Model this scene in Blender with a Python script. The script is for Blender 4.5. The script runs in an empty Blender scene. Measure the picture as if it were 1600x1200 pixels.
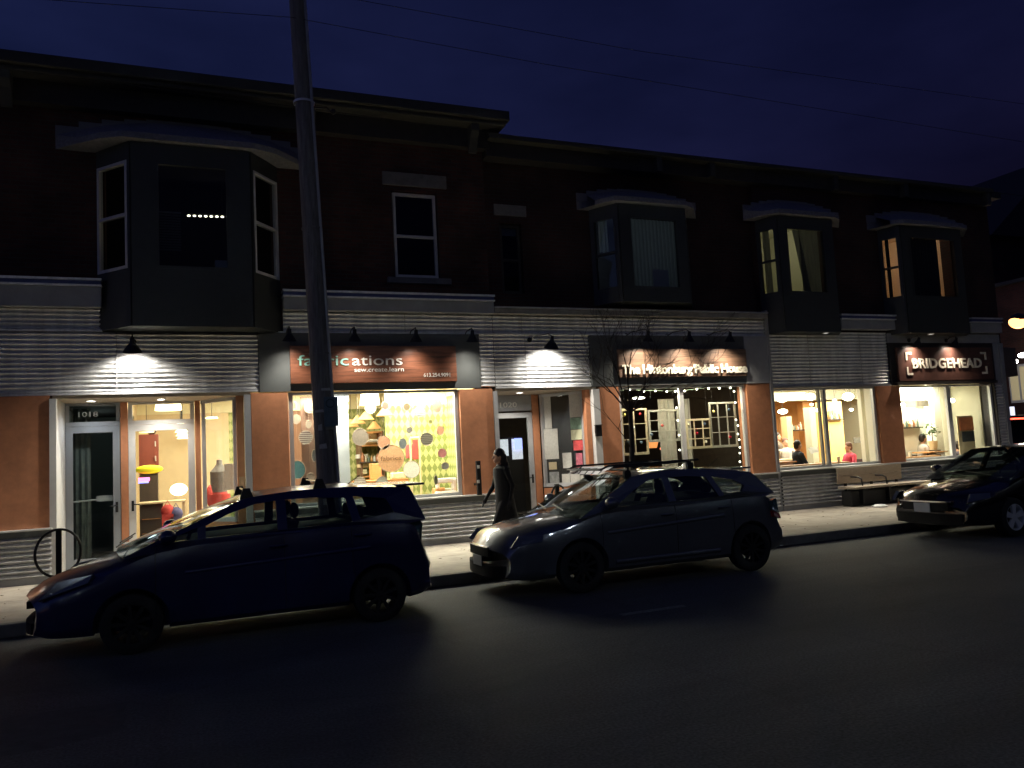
import bpy, bmesh, math, random
from math import sin, cos, pi, radians as R
from mathutils import Vector, Matrix
from mathutils.geometry import tessellate_polygon
random.seed(7)
SC = bpy.context.scene
COL = SC.collection
# ------------------------------------------------------------------ camera
cd = bpy.data.cameras.new('camera'); cam = bpy.data.objects.new('camera', cd); COL.objects.link(cam); SC.camera = cam
EYE = Vector((0, 0, 1.8)); FPX = 1245.78
cd.sensor_width = 36; cd.lens = FPX/1600*36; cd.clip_end = 2000; cd.clip_start = .05
CR = Vector((0.92395026, -0.37884084, -0.05287282)); CU = Vector((0.01659953, -0.09838391, 0.99501008)); CF = Vector((0.38215229, 0.92021749, 0.08461326))
mw = Matrix((CR, CU, -CF)).transposed().to_4x4(); mw.translation = EYE; cam.matrix_world = mw
def at(px, py, Y):                       # point of the photo (1600x1200) measured on the vertical plane at distance Y
    d = (px-800)/FPX*CR+(600-py)/FPX*CU+CF
    return EYE+d*(Y/d.y)
# ------------------------------------------------------------------ world: dusk sky
w = bpy.data.worlds.new('World'); SC.world = w; w.use_nodes = True
nt = w.node_tree; N = nt.nodes; bg = N['Background']
sky = N.new('ShaderNodeTexSky'); sky.sky_type = 'NISHITA'; sky.sun_disc = False
sky.sun_elevation = R(-4.0); sky.sun_rotation = R(280); sky.air_density = 1.0; sky.dust_density = .6; sky.ozone_density = 3
tc = N.new('ShaderNodeTexCoord'); mp = N.new('ShaderNodeMapping'); mp.inputs['Scale'].default_value = (1.2, 1.2, 3.2)
no = N.new('ShaderNodeTexNoise'); no.inputs['Scale'].default_value = 1.6; no.inputs['Detail'].default_value = 5; no.inputs['Roughness'].default_value = .5
cr = N.new('ShaderNodeValToRGB'); cr.color_ramp.elements[0].position = .36; cr.color_ramp.elements[0].color = (.40, .40, .48, 1)
cr.color_ramp.elements[1].position = .64; cr.color_ramp.elements[1].color = (.92, .84, .94, 1)
mx = N.new('ShaderNodeMix'); mx.data_type = 'RGBA'; mx.blend_type = 'MULTIPLY'; mx.inputs[0].default_value = 1
nt.links.new(tc.outputs['Generated'], mp.inputs[0]); nt.links.new(mp.outputs[0], no.inputs[0]); nt.links.new(no.outputs[0], cr.inputs[0])
nt.links.new(sky.outputs[0], mx.inputs[6]); nt.links.new(cr.outputs[0], mx.inputs[7])
nt.links.new(mx.outputs[2], bg.inputs[0]); bg.inputs[1].default_value = 2.6
SC.view_settings.view_transform = 'Standard'; SC.view_settings.look = 'None'; SC.view_settings.exposure = 0; SC.view_settings.gamma = 1
SC.cycles.use_denoising = True; SC.cycles.max_bounces = 7; SC.cycles.transparent_max_bounces = 16
SC.cycles.sample_clamp_indirect = 10; SC.cycles.caustics_reflective = False; SC.cycles.caustics_refractive = False
# ------------------------------------------------------------------ materials
MATS = {}
def M(name, col=(.5, .5, .5), rough=.6, metal=0, emit=0, ecol=None, var=.0, vs=8, bump=0, bs=60, coat=0, stretch=None):
    if name in MATS: return MATS[name]
    m = bpy.data.materials.new(name); m.use_nodes = True; t = m.node_tree; b = t.nodes['Principled BSDF']
    b.inputs['Base Color'].default_value = (*col, 1); b.inputs['Roughness'].default_value = rough; b.inputs['Metallic'].default_value = metal
    if coat: b.inputs['Coat Weight'].default_value = coat; b.inputs['Coat Roughness'].default_value = .04
    if emit: b.inputs['Emission Color'].default_value = (*(ecol or col), 1); b.inputs['Emission Strength'].default_value = emit
    if var or bump:
        c = t.nodes.new('ShaderNodeTexCoord'); mp = t.nodes.new('ShaderNodeMapping'); t.links.new(c.outputs['Object'], mp.inputs[0])
        if stretch: mp.inputs['Scale'].default_value = stretch
    if var:
        n = t.nodes.new('ShaderNodeTexNoise'); n.inputs['Scale'].default_value = vs; n.inputs['Detail'].default_value = 7; n.inputs['Roughness'].default_value = .65
        r = t.nodes.new('ShaderNodeValToRGB'); r.color_ramp.elements[0].position = .3; r.color_ramp.elements[1].position = .7
        r.color_ramp.elements[0].color = (*[max(0, x*(1-var)) for x in col], 1); r.color_ramp.elements[1].color = (*[min(1, x*(1+var)) for x in col], 1)
        t.links.new(mp.outputs[0], n.inputs[0]); t.links.new(n.outputs[0], r.inputs[0]); t.links.new(r.outputs[0], b.inputs['Base Color'])
    if bump:
        n2 = t.nodes.new('ShaderNodeTexNoise'); n2.inputs['Scale'].default_value = bs; n2.inputs['Detail'].default_value = 4
        bp = t.nodes.new('ShaderNodeBump'); bp.inputs['Strength'].default_value = bump; bp.inputs['Distance'].default_value = .01
        t.links.new(mp.outputs[0], n2.inputs[0]); t.links.new(n2.outputs[0], bp.inputs['Height']); t.links.new(bp.outputs[0], b.inputs['Normal'])
    MATS[name] = m; return m
def glass(name, tint=(.9, .93, .92), refl=.12):
    m = bpy.data.materials.new(name); m.use_nodes = True; t = m.node_tree; t.nodes.remove(t.nodes['Principled BSDF'])
    o = t.nodes['Material Output']; a = t.nodes.new('ShaderNodeBsdfTransparent'); a.inputs[0].default_value = (*tint, 1)
    g = t.nodes.new('ShaderNodeBsdfGlossy'); g.inputs['Roughness'].default_value = .02; g.inputs[0].default_value = (.9, .95, 1, 1)
    f0 = t.nodes.new('ShaderNodeLayerWeight'); f0.inputs[0].default_value = .5; f = t.nodes.new('ShaderNodeMath'); f.operation = 'POWER'; f.inputs[1].default_value = 5; t.links.new(f0.outputs['Facing'], f.inputs[0])
    k = t.nodes.new('ShaderNodeMath'); k.operation = 'MULTIPLY_ADD'; k.inputs[1].default_value = .8; k.inputs[2].default_value = refl*.3
    x = t.nodes.new('ShaderNodeMixShader'); t.links.new(f.outputs[0], k.inputs[0]); t.links.new(k.outputs[0], x.inputs[0])
    t.links.new(a.outputs[0], x.inputs[1]); t.links.new(g.outputs[0], x.inputs[2]); t.links.new(x.outputs[0], o.inputs[0]); return m
def brick(name, c1, c2, mortar, hor='x'):
    m = bpy.data.materials.new(name); m.use_nodes = True; t = m.node_tree; b = t.nodes['Principled BSDF']; b.inputs['Roughness'].default_value = .9
    c = t.nodes.new('ShaderNodeTexCoord'); s = t.nodes.new('ShaderNodeSeparateXYZ'); k = t.nodes.new('ShaderNodeCombineXYZ')
    a = t.nodes.new('ShaderNodeMath'); a.operation = 'ADD'; t.links.new(c.outputs['Object'], s.inputs[0]); t.links.new(s.outputs[0], a.inputs[0]); t.links.new(s.outputs[1], a.inputs[1])
    t.links.new(a.outputs[0], k.inputs[0]); t.links.new(s.outputs[2], k.inputs[1])
    n = t.nodes.new('ShaderNodeTexBrick'); n.inputs['Scale'].default_value = 1; n.inputs['Brick Width'].default_value = .215; n.inputs['Row Height'].default_value = .075
    n.inputs['Mortar Size'].default_value = .008; n.inputs['Color1'].default_value = (*c1, 1); n.inputs['Color2'].default_value = (*c2, 1); n.inputs['Mortar'].default_value = (*mortar, 1)
    t.links.new(k.outputs[0], n.inputs[0]); nz = t.nodes.new('ShaderNodeTexNoise'); nz.inputs['Scale'].default_value = 1.1; nz.inputs['Detail'].default_value = 6; rz = t.nodes.new('ShaderNodeValToRGB')
    rz.color_ramp.elements[0].position = .32; rz.color_ramp.elements[0].color = (.45, .45, .45, 1); rz.color_ramp.elements[1].position = .68; rz.color_ramp.elements[1].color = (1.3, 1.25, 1.2, 1)
    mm = t.nodes.new('ShaderNodeMix'); mm.data_type = 'RGBA'; mm.blend_type = 'MULTIPLY'; mm.inputs[0].default_value = 1
    t.links.new(c.outputs['Object'], nz.inputs[0]); t.links.new(nz.outputs[0], rz.inputs[0]); t.links.new(n.outputs[0], mm.inputs[6]); t.links.new(rz.outputs[0], mm.inputs[7]); t.links.new(mm.outputs[2], b.inputs['Base Color'])
    bp = t.nodes.new('ShaderNodeBump'); bp.inputs['Strength'].default_value = .6; bp.inputs['Distance'].default_value = .006; bp.invert = True
    t.links.new(n.outputs['Fac'], bp.inputs['Height']); t.links.new(bp.outputs[0], b.inputs['Normal']); return m
def argyle(name):
    m = bpy.data.materials.new(name); m.use_nodes = True; t = m.node_tree; b = t.nodes['Principled BSDF']; b.inputs['Roughness'].default_value = .8
    c = t.nodes.new('ShaderNodeTexCoord'); s = t.nodes.new('ShaderNodeSeparateXYZ'); t.links.new(c.outputs['Object'], s.inputs[0])
    def mth(op, a, bb):
        q = t.nodes.new('ShaderNodeMath'); q.operation = op
        for i, v in enumerate((a, bb)):
            if isinstance(v, (int, float)): q.inputs[i].default_value = v
            else: t.links.new(v, q.inputs[i])
        return q.outputs[0]
    h = mth('MULTIPLY', mth('ADD', s.outputs[0], s.outputs[1]), 1/.125); v = mth('MULTIPLY', s.outputs[2], 1/.215)
    k = t.nodes.new('ShaderNodeCombineXYZ'); t.links.new(mth('ADD', h, v), k.inputs[0]); t.links.new(mth('SUBTRACT', h, v), k.inputs[1]); k.inputs[2].default_value = .5
    n = t.nodes.new('ShaderNodeTexChecker'); n.inputs['Scale'].default_value = 1
    n.inputs['Color1'].default_value = (.20, .24, .07, 1); n.inputs['Color2'].default_value = (.42, .44, .18, 1)
    t.links.new(k.outputs[0], n.inputs[0]); t.links.new(n.outputs[0], b.inputs['Base Color']); return m
BRICKA = brick('brick_red', (.085, .030, .022), (.055, .021, .016), (.055, .045, .038))
BRICKB = brick('brick_brown', (.055, .020, .015), (.04, .016, .012), (.04, .032, .028))
GALV = M('galvanised', (.68, .69, .70), .42, .35, var=.24, vs=3, stretch=(2.2, 2, .45))
GALVD = M('galvanised_dull', (.42, .42, .42), .5, .4, var=.15, vs=4)
STUC = M('orange_stucco', (.50, .21, .10), .85, var=.14, vs=6, bump=.5, bs=180)
STUCL = M('tan_panel', (.42, .20, .09), .8, var=.1)
WHT = M('white_paint', (.62, .62, .60), .45, var=.06)
ALU = M('aluminium_frame', (.50, .51, .52), .4, .3, var=.06)
GREYP = M('grey_panel', (.085, .092, .09), .5, var=.1, vs=3)
GREYL = M('light_grey_panel', (.30, .31, .32), .55, var=.12, vs=3)
CONC = M('concrete_band', (.24, .23, .21), .85, var=.3, vs=3, bump=.3, bs=40)
BAYP = M('bay_paint', (.030, .034, .031), .5, var=.1)
SHING = M('hood_shingles', (.20, .20, .22), .9, var=.25, vs=20, bump=.5)
DKW = M('dark_soffit', (.035, .032, .03), .8, var=.2)
CORN = M('cornice_paint', (.05, .05, .044), .7, var=.2)
BLUELIT = M('blue_lit_flashing', (.05, .07, .20), .5)  # blue light on the flashing is put into its colour
STONE = M('stone_trim', (.17, .165, .15), .85, var=.2, bump=.3)
BLK = M('black_metal', (.012, .012, .013), .45, .2)
RUB = M('rubber', (.012, .012, .012), .8)
CREAM = M('cream_wall', (.62, .50, .30), .8, var=.05)
CEIL = M('ceiling_paint', (.70, .62, .42), .8)
FLOORI = M('wood_floor', (.22, .12, .06), .5, var=.3, vs=5, stretch=(1, 6, 1))
SOFF = M('soffit_paint', (.42, .36, .27), .7)
BRN = M('brown_board', (.15, .08, .045), .7, var=.1)
DBRN = M('dark_brown', (.045, .03, .022), .7, var=.2)
WOODO = M('orange_wood', (.50, .24, .08), .5, var=.2, vs=3, stretch=(1, 1, 12))
WOODS = M('sign_wood', (.16, .060, .032), .36, var=.65, vs=2.2, stretch=(.6, 1, 9), coat=.3)
WOODB = M('sign_wood_worn', (.17, .10, .065), .5, var=.8, vs=2.0, stretch=(.5, 1, 7))
SIGNC = M('sign_brown', (.10, .048, .036), .4, var=.2)
SKIN = M('skin', (.55, .30, .20), .6)
HAIRD = M('hair_dark', (.02, .013, .01), .6)
GL = glass('shop_glass'); GLD = glass('upper_glass', (.82, .86, .88), .05); GLC = glass('car_glass', (.74, .79, .78), .1)
# ------------------------------------------------------------------ mesh builder
class MB:
    def __init__(s): s.v = []; s.f = []
    def add(s, vs, fs):
        n = len(s.v); s.v += [Vector(p) for p in vs]; s.f += [tuple(n+i for i in f) for f in fs]; return s
    def box(s, x0, x1, y0, y1, z0, z1):
        vs = [(x, y, z) for x in (x0, x1) for y in (y0, y1) for z in (z0, z1)]
        return s.add(vs, [(0, 1, 3, 2), (4, 6, 7, 5), (0, 4, 5, 1), (2, 3, 7, 6), (0, 2, 6, 4), (1, 5, 7, 3)])
    def quad(s, a, b, c, d): return s.add([a, b, c, d], [(0, 1, 2, 3)])
    def obox(s, p, q, wid, thick):        # bar from p to q; rectangular section
        p = Vector(p); q = Vector(q); d = (q-p).normalized(); u = Vector((0, 0, 1)) if abs(d.z) < .9 else Vector((0, 1, 0))
        a = d.cross(u).normalized(); b = a.cross(d)
        vs = [e+a*i*wid/2+b*j*thick/2 for e in (p, q) for i, j in ((-1, -1), (1, -1), (1, 1), (-1, 1))]
        return s.add(vs, [(0, 1, 2, 3), (7, 6, 5, 4), (0, 4, 5, 1), (1, 5, 6, 2), (2, 6, 7, 3), (3, 7, 4, 0)])
    def tube(s, pts, rad, n=8, cap=True):
        pts = [Vector(p) for p in pts]; k = len(pts); rads = rad if isinstance(rad, (list, tuple)) else [rad]*k; base = len(s.v); pa = None
        for i, p in enumerate(pts):
            d = (pts[min(i+1, k-1)]-pts[max(i-1, 0)]).normalized()
            if pa is None: pa = d.orthogonal().normalized()
            else:
                pa = pa-d*pa.dot(d); pa = pa.normalized() if pa.length > 1e-6 else d.orthogonal().normalized()
            b = d.cross(pa)
            s.v += [p+(pa*cos(2*pi*j/n)+b*sin(2*pi*j/n))*rads[i] for j in range(n)]
        for i in range(k-1):
            for j in range(n):
                a = base+i*n+j; c = base+i*n+(j+1) % n; s.f.append((a, c, c+n, a+n))
        if cap: s.f.append(tuple(base+j for j in range(n))[::-1]); s.f.append(tuple(base+(k-1)*n+j for j in range(n)))
        return s
    def lathe(s, prof, c=(0, 0, 0), axis=(0, 0, 1), n=20, closed=False):   # prof: (radius, height) pairs
        c = Vector(c); ax = Vector(axis).normalized(); a = ax.orthogonal().normalized(); b = ax.cross(a); base = len(s.v); k = len(prof)
        for r_, h in prof: s.v += [c+ax*h+(a*cos(2*pi*j/n)+b*sin(2*pi*j/n))*r_ for j in range(n)]
        for i in range(k if closed else k-1):
            i2 = (i+1) % k
            for j in range(n): s.f.append((base+i*n+j, base+i*n+(j+1) % n, base+i2*n+(j+1) % n, base+i2*n+j))
        if not closed:
            if prof[0][0] > 1e-4: s.f.append(tuple(base+j for j in range(n))[::-1])
            if prof[-1][0] > 1e-4: s.f.append(tuple(base+(k-1)*n+j for j in range(n)))
        return s
    def ball(s, c, r_, n=12, m=8):
        rx, ry, rz = r_ if isinstance(r_, (list, tuple)) else (r_,)*3; base = len(s.v); c = Vector(c)
        for i in range(m+1):
            th = pi*i/m
            s.v += [c+Vector((rx*sin(th)*cos(2*pi*j/n), ry*sin(th)*sin(2*pi*j/n), rz*cos(th))) for j in range(n)]
        for i in range(m):
            for j in range(n): s.f.append((base+i*n+j, base+(i+1)*n+j, base+(i+1)*n+(j+1) % n, base+i*n+(j+1) % n))
        return s
    def prism(s, poly, y0, y1, axis='y', holes=()):    # polygon in (x,z) extruded along y
        loops = [list(poly)]+[list(h) for h in holes]; flat = [p for l in loops for p in l]
        tris = tessellate_polygon([[Vector((a, b, 0)) for a, b in l] for l in loops]); n = len(flat); base = len(s.v)
        s.v += [Vector((a, y0, b)) for a, b in flat]+[Vector((a, y1, b)) for a, b in flat]
        s.f += [tuple(base+i for i in t_) for t_ in tris]+[tuple(base+n+i for i in t_)[::-1] for t_ in tris]
        o = 0
        for l in loops:
            for i in range(len(l)): j = (i+1) % len(l); s.f.append((base+o+i, base+o+j, base+n+o+j, base+n+o+i))
            o += len(l)
        return s
    def build(s, name, mat, parent=None, smooth=False, bevel=0, loc=None):
        if not s.f: return None
        o0 = Vector((0, 0, 0))
        if parent is not None: o0 = Vector(parent.get('_o', (0, 0, 0)))
        elif loc is not None: o0 = Vector(loc)
        me = bpy.data.meshes.new(name); me.from_pydata([v-o0 for v in s.v], [], s.f)
        bm = bmesh.new(); bm.from_mesh(me); bmesh.ops.remove_doubles(bm, verts=bm.verts, dist=1e-6); bmesh.ops.recalc_face_normals(bm, faces=bm.faces)
        bm.to_mesh(me); bm.free()
        if smooth:
            for p in me.polygons: p.use_smooth = True
        for mm in (mat if isinstance(mat, (list, tuple)) else [mat]): me.materials.append(mm)
        o = bpy.data.objects.new(name, me); COL.objects.link(o)
        if parent is not None: o.parent = parent
        else: o.location = o0
        o['_o'] = tuple(o0)
        if bevel:
            b = o.modifiers.new('bevel', 'BEVEL'); b.width = bevel; b.segments = 2; b.limit_method = 'ANGLE'
        if smooth and hasattr(me, 'set_sharp_from_angle'): me.set_sharp_from_angle(angle=R(40))
        return o
def tag(o, label=None, cat=None, group=None, kind=None):
    if label: o['label'] = label
    if cat: o['category'] = cat
    if group: o['group'] = group
    if kind: o['kind'] = kind
    return o
def thing(name, loc, label, cat, group=None):
    o = bpy.data.objects.new(name, None); COL.objects.link(o); o.location = loc; o['_o'] = tuple(loc); o.empty_display_size = .2
    return tag(o, label, cat, group)
def part(name, parent, loc=None):
    o = bpy.data.objects.new(name, None); COL.objects.link(o); o.parent = parent; o['_o'] = parent['_o']; return o
def bx(name, mat, parent, *c, bevel=0): return MB().box(*c).build(name, mat, parent, bevel=bevel)
def copy_tree(o, parent=None):
    c = o.copy(); COL.objects.link(c)
    if parent is not None: c.parent = parent
    for ch in [x for x in bpy.data.objects if x.parent is o and x is not c]: copy_tree(ch, c)
    return c
def corrug(mb, x0, x1, yf, z0, z1, per=.078, amp=.017):       # sheet with real waves, crest towards the street
    n = max(4, int(round((z1-z0)/per*8))); vs = []; fs = []
    for i in range(n+1):
        z = z0+(z1-z0)*i/n; y = yf-amp*sin(2*pi*(z-z0)/per); vs += [(x0, y, z), (x1, y, z)]
    for i in range(n): fs.append((2*i, 2*i+1, 2*i+3, 2*i+2))
    return mb.add(vs, fs)
def text(name, body, mat, parent, x0, x1, y, z0, ht, ext=.012, bold=0, tilt=0, shear=0, space=1):
    c = bpy.data.curves.new('t', 'FONT'); c.body = body; c.size = 1; c.extrude = ext; c.offset = bold; c.shear = shear; c.space_character = space; c.resolution_u = 3
    o = bpy.data.objects.new('t', c); COL.objects.link(o); bpy.context.view_layer.update()
    me = bpy.data.meshes.new_from_object(o.evaluated_get(bpy.context.evaluated_depsgraph_get())); bpy.data.objects.remove(o); bpy.data.curves.remove(c)
    xs = [v.co.x for v in me.vertices]; a, b = min(xs), max(xs); sx = (x1-x0)/(b-a); sy = ht/.73; o0 = Vector(parent['_o'])
    for v in me.vertices: v.co = Vector((x0+(v.co.x-a)*sx, y-v.co.z, z0+v.co.y*sy))-o0
    me.materials.clear(); me.materials.append(mat); o = bpy.data.objects.new(name, me); COL.objects.link(o); o.parent = parent; o['_o'] = parent['_o']; return o
def spot(loc, tgt, power, col, size=100, blend=.5, rad=.03, name='lamp_light'):
    l = bpy.data.lights.new(name, 'SPOT'); l.energy = power; l.color = col; l.spot_size = R(size); l.spot_blend = blend; l.shadow_soft_size = rad
    o = bpy.data.objects.new(name, l); COL.objects.link(o); o.location = loc; o.rotation_euler = (Vector(tgt)-Vector(loc)).to_track_quat('-Z', 'Y').to_euler(); return o
def area(loc, tgt, power, col, sx, sy, name='lamp_light'):
    l = bpy.data.lights.new(name, 'AREA'); l.energy = power; l.color = col; l.shape = 'RECTANGLE'; l.size = sx; l.size_y = sy
    o = bpy.data.objects.new(name, l); COL.objects.link(o); o.location = loc; o.rotation_euler = (Vector(tgt)-Vector(loc)).to_track_quat('-Z', 'Y').to_euler(); return o
def point(loc, power, col, rad=.06, name='lamp_light'):
    l = bpy.data.lights.new(name, 'POINT'); l.energy = power; l.color = col; l.shadow_soft_size = rad
    o = bpy.data.objects.new(name, l); COL.objects.link(o); o.location = loc; return o
WARM = (1, .74, .40); NEUT = (1, .93, .82); COOL = (.86, .92, 1); ORG = (1, .45, .16)
FY = 14.6                                                    # the facade plane
# ================================================================== ground
ROADM = M('asphalt', (.052, .057, .066), .8, var=.38, vs=.8, bump=.5, bs=60, stretch=(.25, 1.3, 1))
WALKM = M('sidewalk_concrete', (.36, .32, .26), .9, var=.22, vs=3, bump=.35, bs=70)
KERBM = M('kerb_concrete', (.20, .19, .17), .9, var=.2, vs=6, bump=.3)
_t = ROADM.node_tree; _b = _t.nodes['Principled BSDF']; _src = _b.inputs['Base Color'].links[0].from_socket; _c = _t.nodes.new('ShaderNodeTexCoord'); _v = _t.nodes.new('ShaderNodeTexVoronoi'); _v.feature = 'DISTANCE_TO_EDGE'; _v.inputs['Scale'].default_value = .55
_n = _t.nodes.new('ShaderNodeTexNoise'); _n.inputs['Scale'].default_value = 2.5; _n.inputs['Detail'].default_value = 8; _a = _t.nodes.new('ShaderNodeMix'); _a.data_type = 'RGBA'; _a.inputs[0].default_value = .22; _r = _t.nodes.new('ShaderNodeValToRGB')
_r.color_ramp.elements[0].position = .0; _r.color_ramp.elements[0].color = (.78, .78, .78, 1); _r.color_ramp.elements[1].position = .012; _r.color_ramp.elements[1].color = (1, 1, 1, 1)
_w = _t.nodes.new('ShaderNodeTexNoise'); _w.inputs['Scale'].default_value = 45; _w.inputs['Detail'].default_value = 2; _q = _t.nodes.new('ShaderNodeValToRGB'); _q.color_ramp.elements[0].position = .35; _q.color_ramp.elements[0].color = (.55, .55, .55, 1); _q.color_ramp.elements[1].position = .7; _q.color_ramp.elements[1].color = (1.5, 1.5, 1.5, 1)
_m1 = _t.nodes.new('ShaderNodeMix'); _m2 = _t.nodes.new('ShaderNodeMix')
for _m in (_m1, _m2): _m.data_type = 'RGBA'; _m.blend_type = 'MULTIPLY'; _m.inputs[0].default_value = 1
_t.links.new(_c.outputs['Object'], _n.inputs[0]); _t.links.new(_c.outputs['Object'], _a.inputs[6]); _t.links.new(_n.outputs['Color'], _a.inputs[7]); _t.links.new(_a.outputs[2], _v.inputs[0]); _t.links.new(_v.outputs['Distance'], _r.inputs[0]); _t.links.new(_c.outputs['Object'], _w.inputs[0]); _t.links.new(_w.outputs[0], _q.inputs[0])
_t.links.new(_src, _m1.inputs[6]); _t.links.new(_r.outputs[0], _m1.inputs[7]); _t.links.new(_m1.outputs[2], _m2.inputs[6]); _t.links.new(_q.outputs[0], _m2.inputs[7]); _t.links.new(_m2.outputs[2], _b.inputs['Base Color'])
bx('road', ROADM, None, -400, 600, -300, 600, -.3, 0)['kind'] = 'structure'
mb = MB(); x = -30.0
while x < 21.0:                                              # slabs 1.5 m wide with open joints
    mb.box(x+.006, min(x+1.494, 21.6), 10.91, 12.74, .0, .15); mb.box(x+.006, min(x+1.494, 21.6), 12.752, 22, .0, .15); x += 1.5
tag(mb.build('sidewalk', WALKM, None), kind='structure')
tag(MB().box(-30, 21.9, 10.76, 10.9, .0, .155).build('kerb', KERBM, None, bevel=.015), kind='structure')
tag(MB().box(31.5, 60, 10.76, 10.9, 0, .155).build('kerb', KERBM, None, bevel=.015), kind='structure')
tag(MB().box(31.5, 60, 10.91, 60, 0, .15).build('sidewalk', WALKM, None), kind='structure')
tag(MB().box(-60, 60, -6.9, -3, 0, .15).build('sidewalk', WALKM, None), kind='structure')
mb = MB()
for x0, x1, y in ((4.3, 5.1, 7.6), (12.2, 13.4, 9.6)): mb.box(x0, x1, y, y+.10, .001, .004)
tag(mb.build('road_marking', M('worn_line_paint', (.16, .16, .15), .8, var=.5, vs=20), None), kind='structure')
# ================================================================== buildings
A = thing('brick_building', (2, FY, .15), 'red brick building with a wide bay window and overhanging cornice at the left', 'building')
B = thing('brick_building', (9, FY, .15), 'dark brick middle building with one hooded bay window above the pub sign', 'building')
C = thing('brick_building', (16, FY, .15), 'brick corner building with two hooded bay windows over the cafe', 'building')
def wall_open(mb, x0, x1, z0, z1, y0, y1, holes): return mb.prism([(x0, z0), (x1, z0), (x1, z1), (x0, z1)], y0, y1, holes=[[(a, c), (b, c), (b, d), (a, d)] for a, b, c, d in holes])
# upper brick walls (window openings cut)
A_bay = (-1.15, 1.55, 4.3, 7.3)
wall_open(MB(), -12, 5.68, 4.3, 8.45, FY, FY+.3, [A_bay, (3.77, 4.68, 5.22, 6.92)]).build('upper_wall', BRICKA, A)
wall_open(MB(), 5.68, 12.38, 4.3, 8.0, FY+.15, FY+.45, [(8.25, 10.4, 5.0, 6.9), (6.03, 6.52, 5.0, 6.47)]).build('upper_wall', BRICKB, B)
wall_open(MB(), 12.38, 20.3, 4.0, 8.0, FY, FY+.3, [(12.5, 14.4, 4.9, 6.9), (16.35, 18.75, 4.9, 6.9)]).build('upper_wall', BRICKB, C)
bx('end_wall', BRICKB, C, 20.0, 20.3, FY+.3, 24, 4.0, 8.0); bx('end_wall', BRICKA, A, 5.40, 5.68, FY+.3, 24, 3.0, 8.4)
for T, a, b, z in ((A, -12, 5.68, 8.4), (B, 5.69, 12.37, 7.9), (C, 12.38, 20.3, 7.9)):
    bx('flat_roof', DKW, T, a, b, FY+.31, 24, z-.15, z); bx('rear_wall', DKW, T, a, b, 24, 24.3, .15, z)
# A cornice
mb = MB(); mb.box(-12, 6.08, 14.02, FY+.4, 8.32, 8.52); mb.box(-12, 6.02, 14.10, 14.6, 8.24, 8.318); mb.build('cornice', CORN, A, bevel=.02)
mb = MB(); mb.box(-12, 5.76, 14.40, FY-.002, 7.86, 8.236); mb.build('frieze', DKW, A)
for x in (-5.5, -2.6, 2.15, 5.30):
    mb = MB(); mb.prism([(14.12, 8.232), (14.39, 8.232), (14.39, 7.72), (14.33, 7.72), (14.22, 7.98), (14.12, 8.1)], x, x+.16); mb.v = [Vector((v.y, v.x, v.z)) for v in mb.v]; mb.build('bracket', CORN, A)
# B/C eaves
mb = MB(); mb.box(5.70, 12.375, 14.22, FY+.5, 8.02, 8.12); mb.build('eave', CORN, B, bevel=.01); bx('frieze', DKW, B, 5.70, 12.37, 14.42, FY+.148, 7.72, 8.015)
mb = MB(); mb.box(12.385, 20.12, 14.22, FY+.5, 8.02, 8.12); mb.box(20.12, 20.5, 14.3, 15.2, 7.9, 8.08); mb.build('eave', CORN, C, bevel=.01); bx('frieze', DKW, C, 12.385, 20.12, 14.42, FY-.002, 7.72, 8.015)
for x in (9.6, 11.0): bx('bracket', CORN, B, x, x+.14, 14.26, 14.419, 7.70, 8.015)
for x in (14.6, 16.9, 19.9): bx('bracket', CORN, C, x, x+.14, 14.26, 14.419, 7.68, 8.015)
# ledges / bands above the shop fronts
def ledge(T, x0, x1, ztop, zbot, cap=True, y=14.38, m=None):
    o = bx('ledge', m or GREYL, T, x0, x1, y, FY-.003, zbot, ztop-.13, bevel=.008)
    if cap:
        bx('cap_flashing', GALV, T, x0-.01, x1+.01, y-.05, FY-.003, ztop-.035, ztop); bx('blue_lit_strip', BLUELIT, T, x0, x1, y-.02, FY-.003, ztop-.10, ztop-.037)
        bx('cap_flashing', GALV, T, x0-.01, x1+.01, y-.04, FY-.003, ztop-.128, ztop-.102)
ledge(A, -12, -1.2, 4.97, 4.50); ledge(A, 1.68, 5.68, 4.88, 4.52)
ledge(B, 5.69, 12.37, 4.76, 4.52, False, m=CONC); bx('cap_flashing', GALVD, B, 5.69, 12.37, 14.35, FY-.003, 4.632, 4.66)
ledge(C, 14.55, 16.55, 4.66, 4.30); ledge(C, 18.95, 20.1, 4.64, 4.25)
# corrugated cladding (real waves)
mb = MB(); corrug(mb, -12, -1.2, FY-.06, 4.15, 4.50); corrug(mb, -12, 1.24, FY-.06, 3.12, 4.12); corrug(mb, 1.68, 5.68, FY-.06, 4.15, 4.52); corrug(mb, 5.38, 5.68, FY-.06, 3.09, 4.12)
o = mb.build('corrugated_cladding', GALV, A, smooth=True); bx('backing_wall', DKW, A, -12, 5.68, FY-.03, FY+.28, 3.10, 4.28)
mb = MB(); corrug(mb, 5.69, 12.37, FY-.06, 4.15, 4.52); corrug(mb, 5.69, 7.80, FY-.06, 3.09, 4.12)
mb.build('corrugated_cladding', GALV, B, smooth=True); bx('backing_wall', DKW, B, 5.69, 12.36, FY-.03, FY+.28, 3.08, 4.28)
mb = MB(); corrug(mb, 12.44, 16.10, FY-.06, 2.97, 4.24); mb.build('corrugated_cladding', GALV, C, smooth=True); bx('backing_wall', DKW, C, 12.44, 20.15, FY-.03, FY+.28, 2.95, 3.98)
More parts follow.
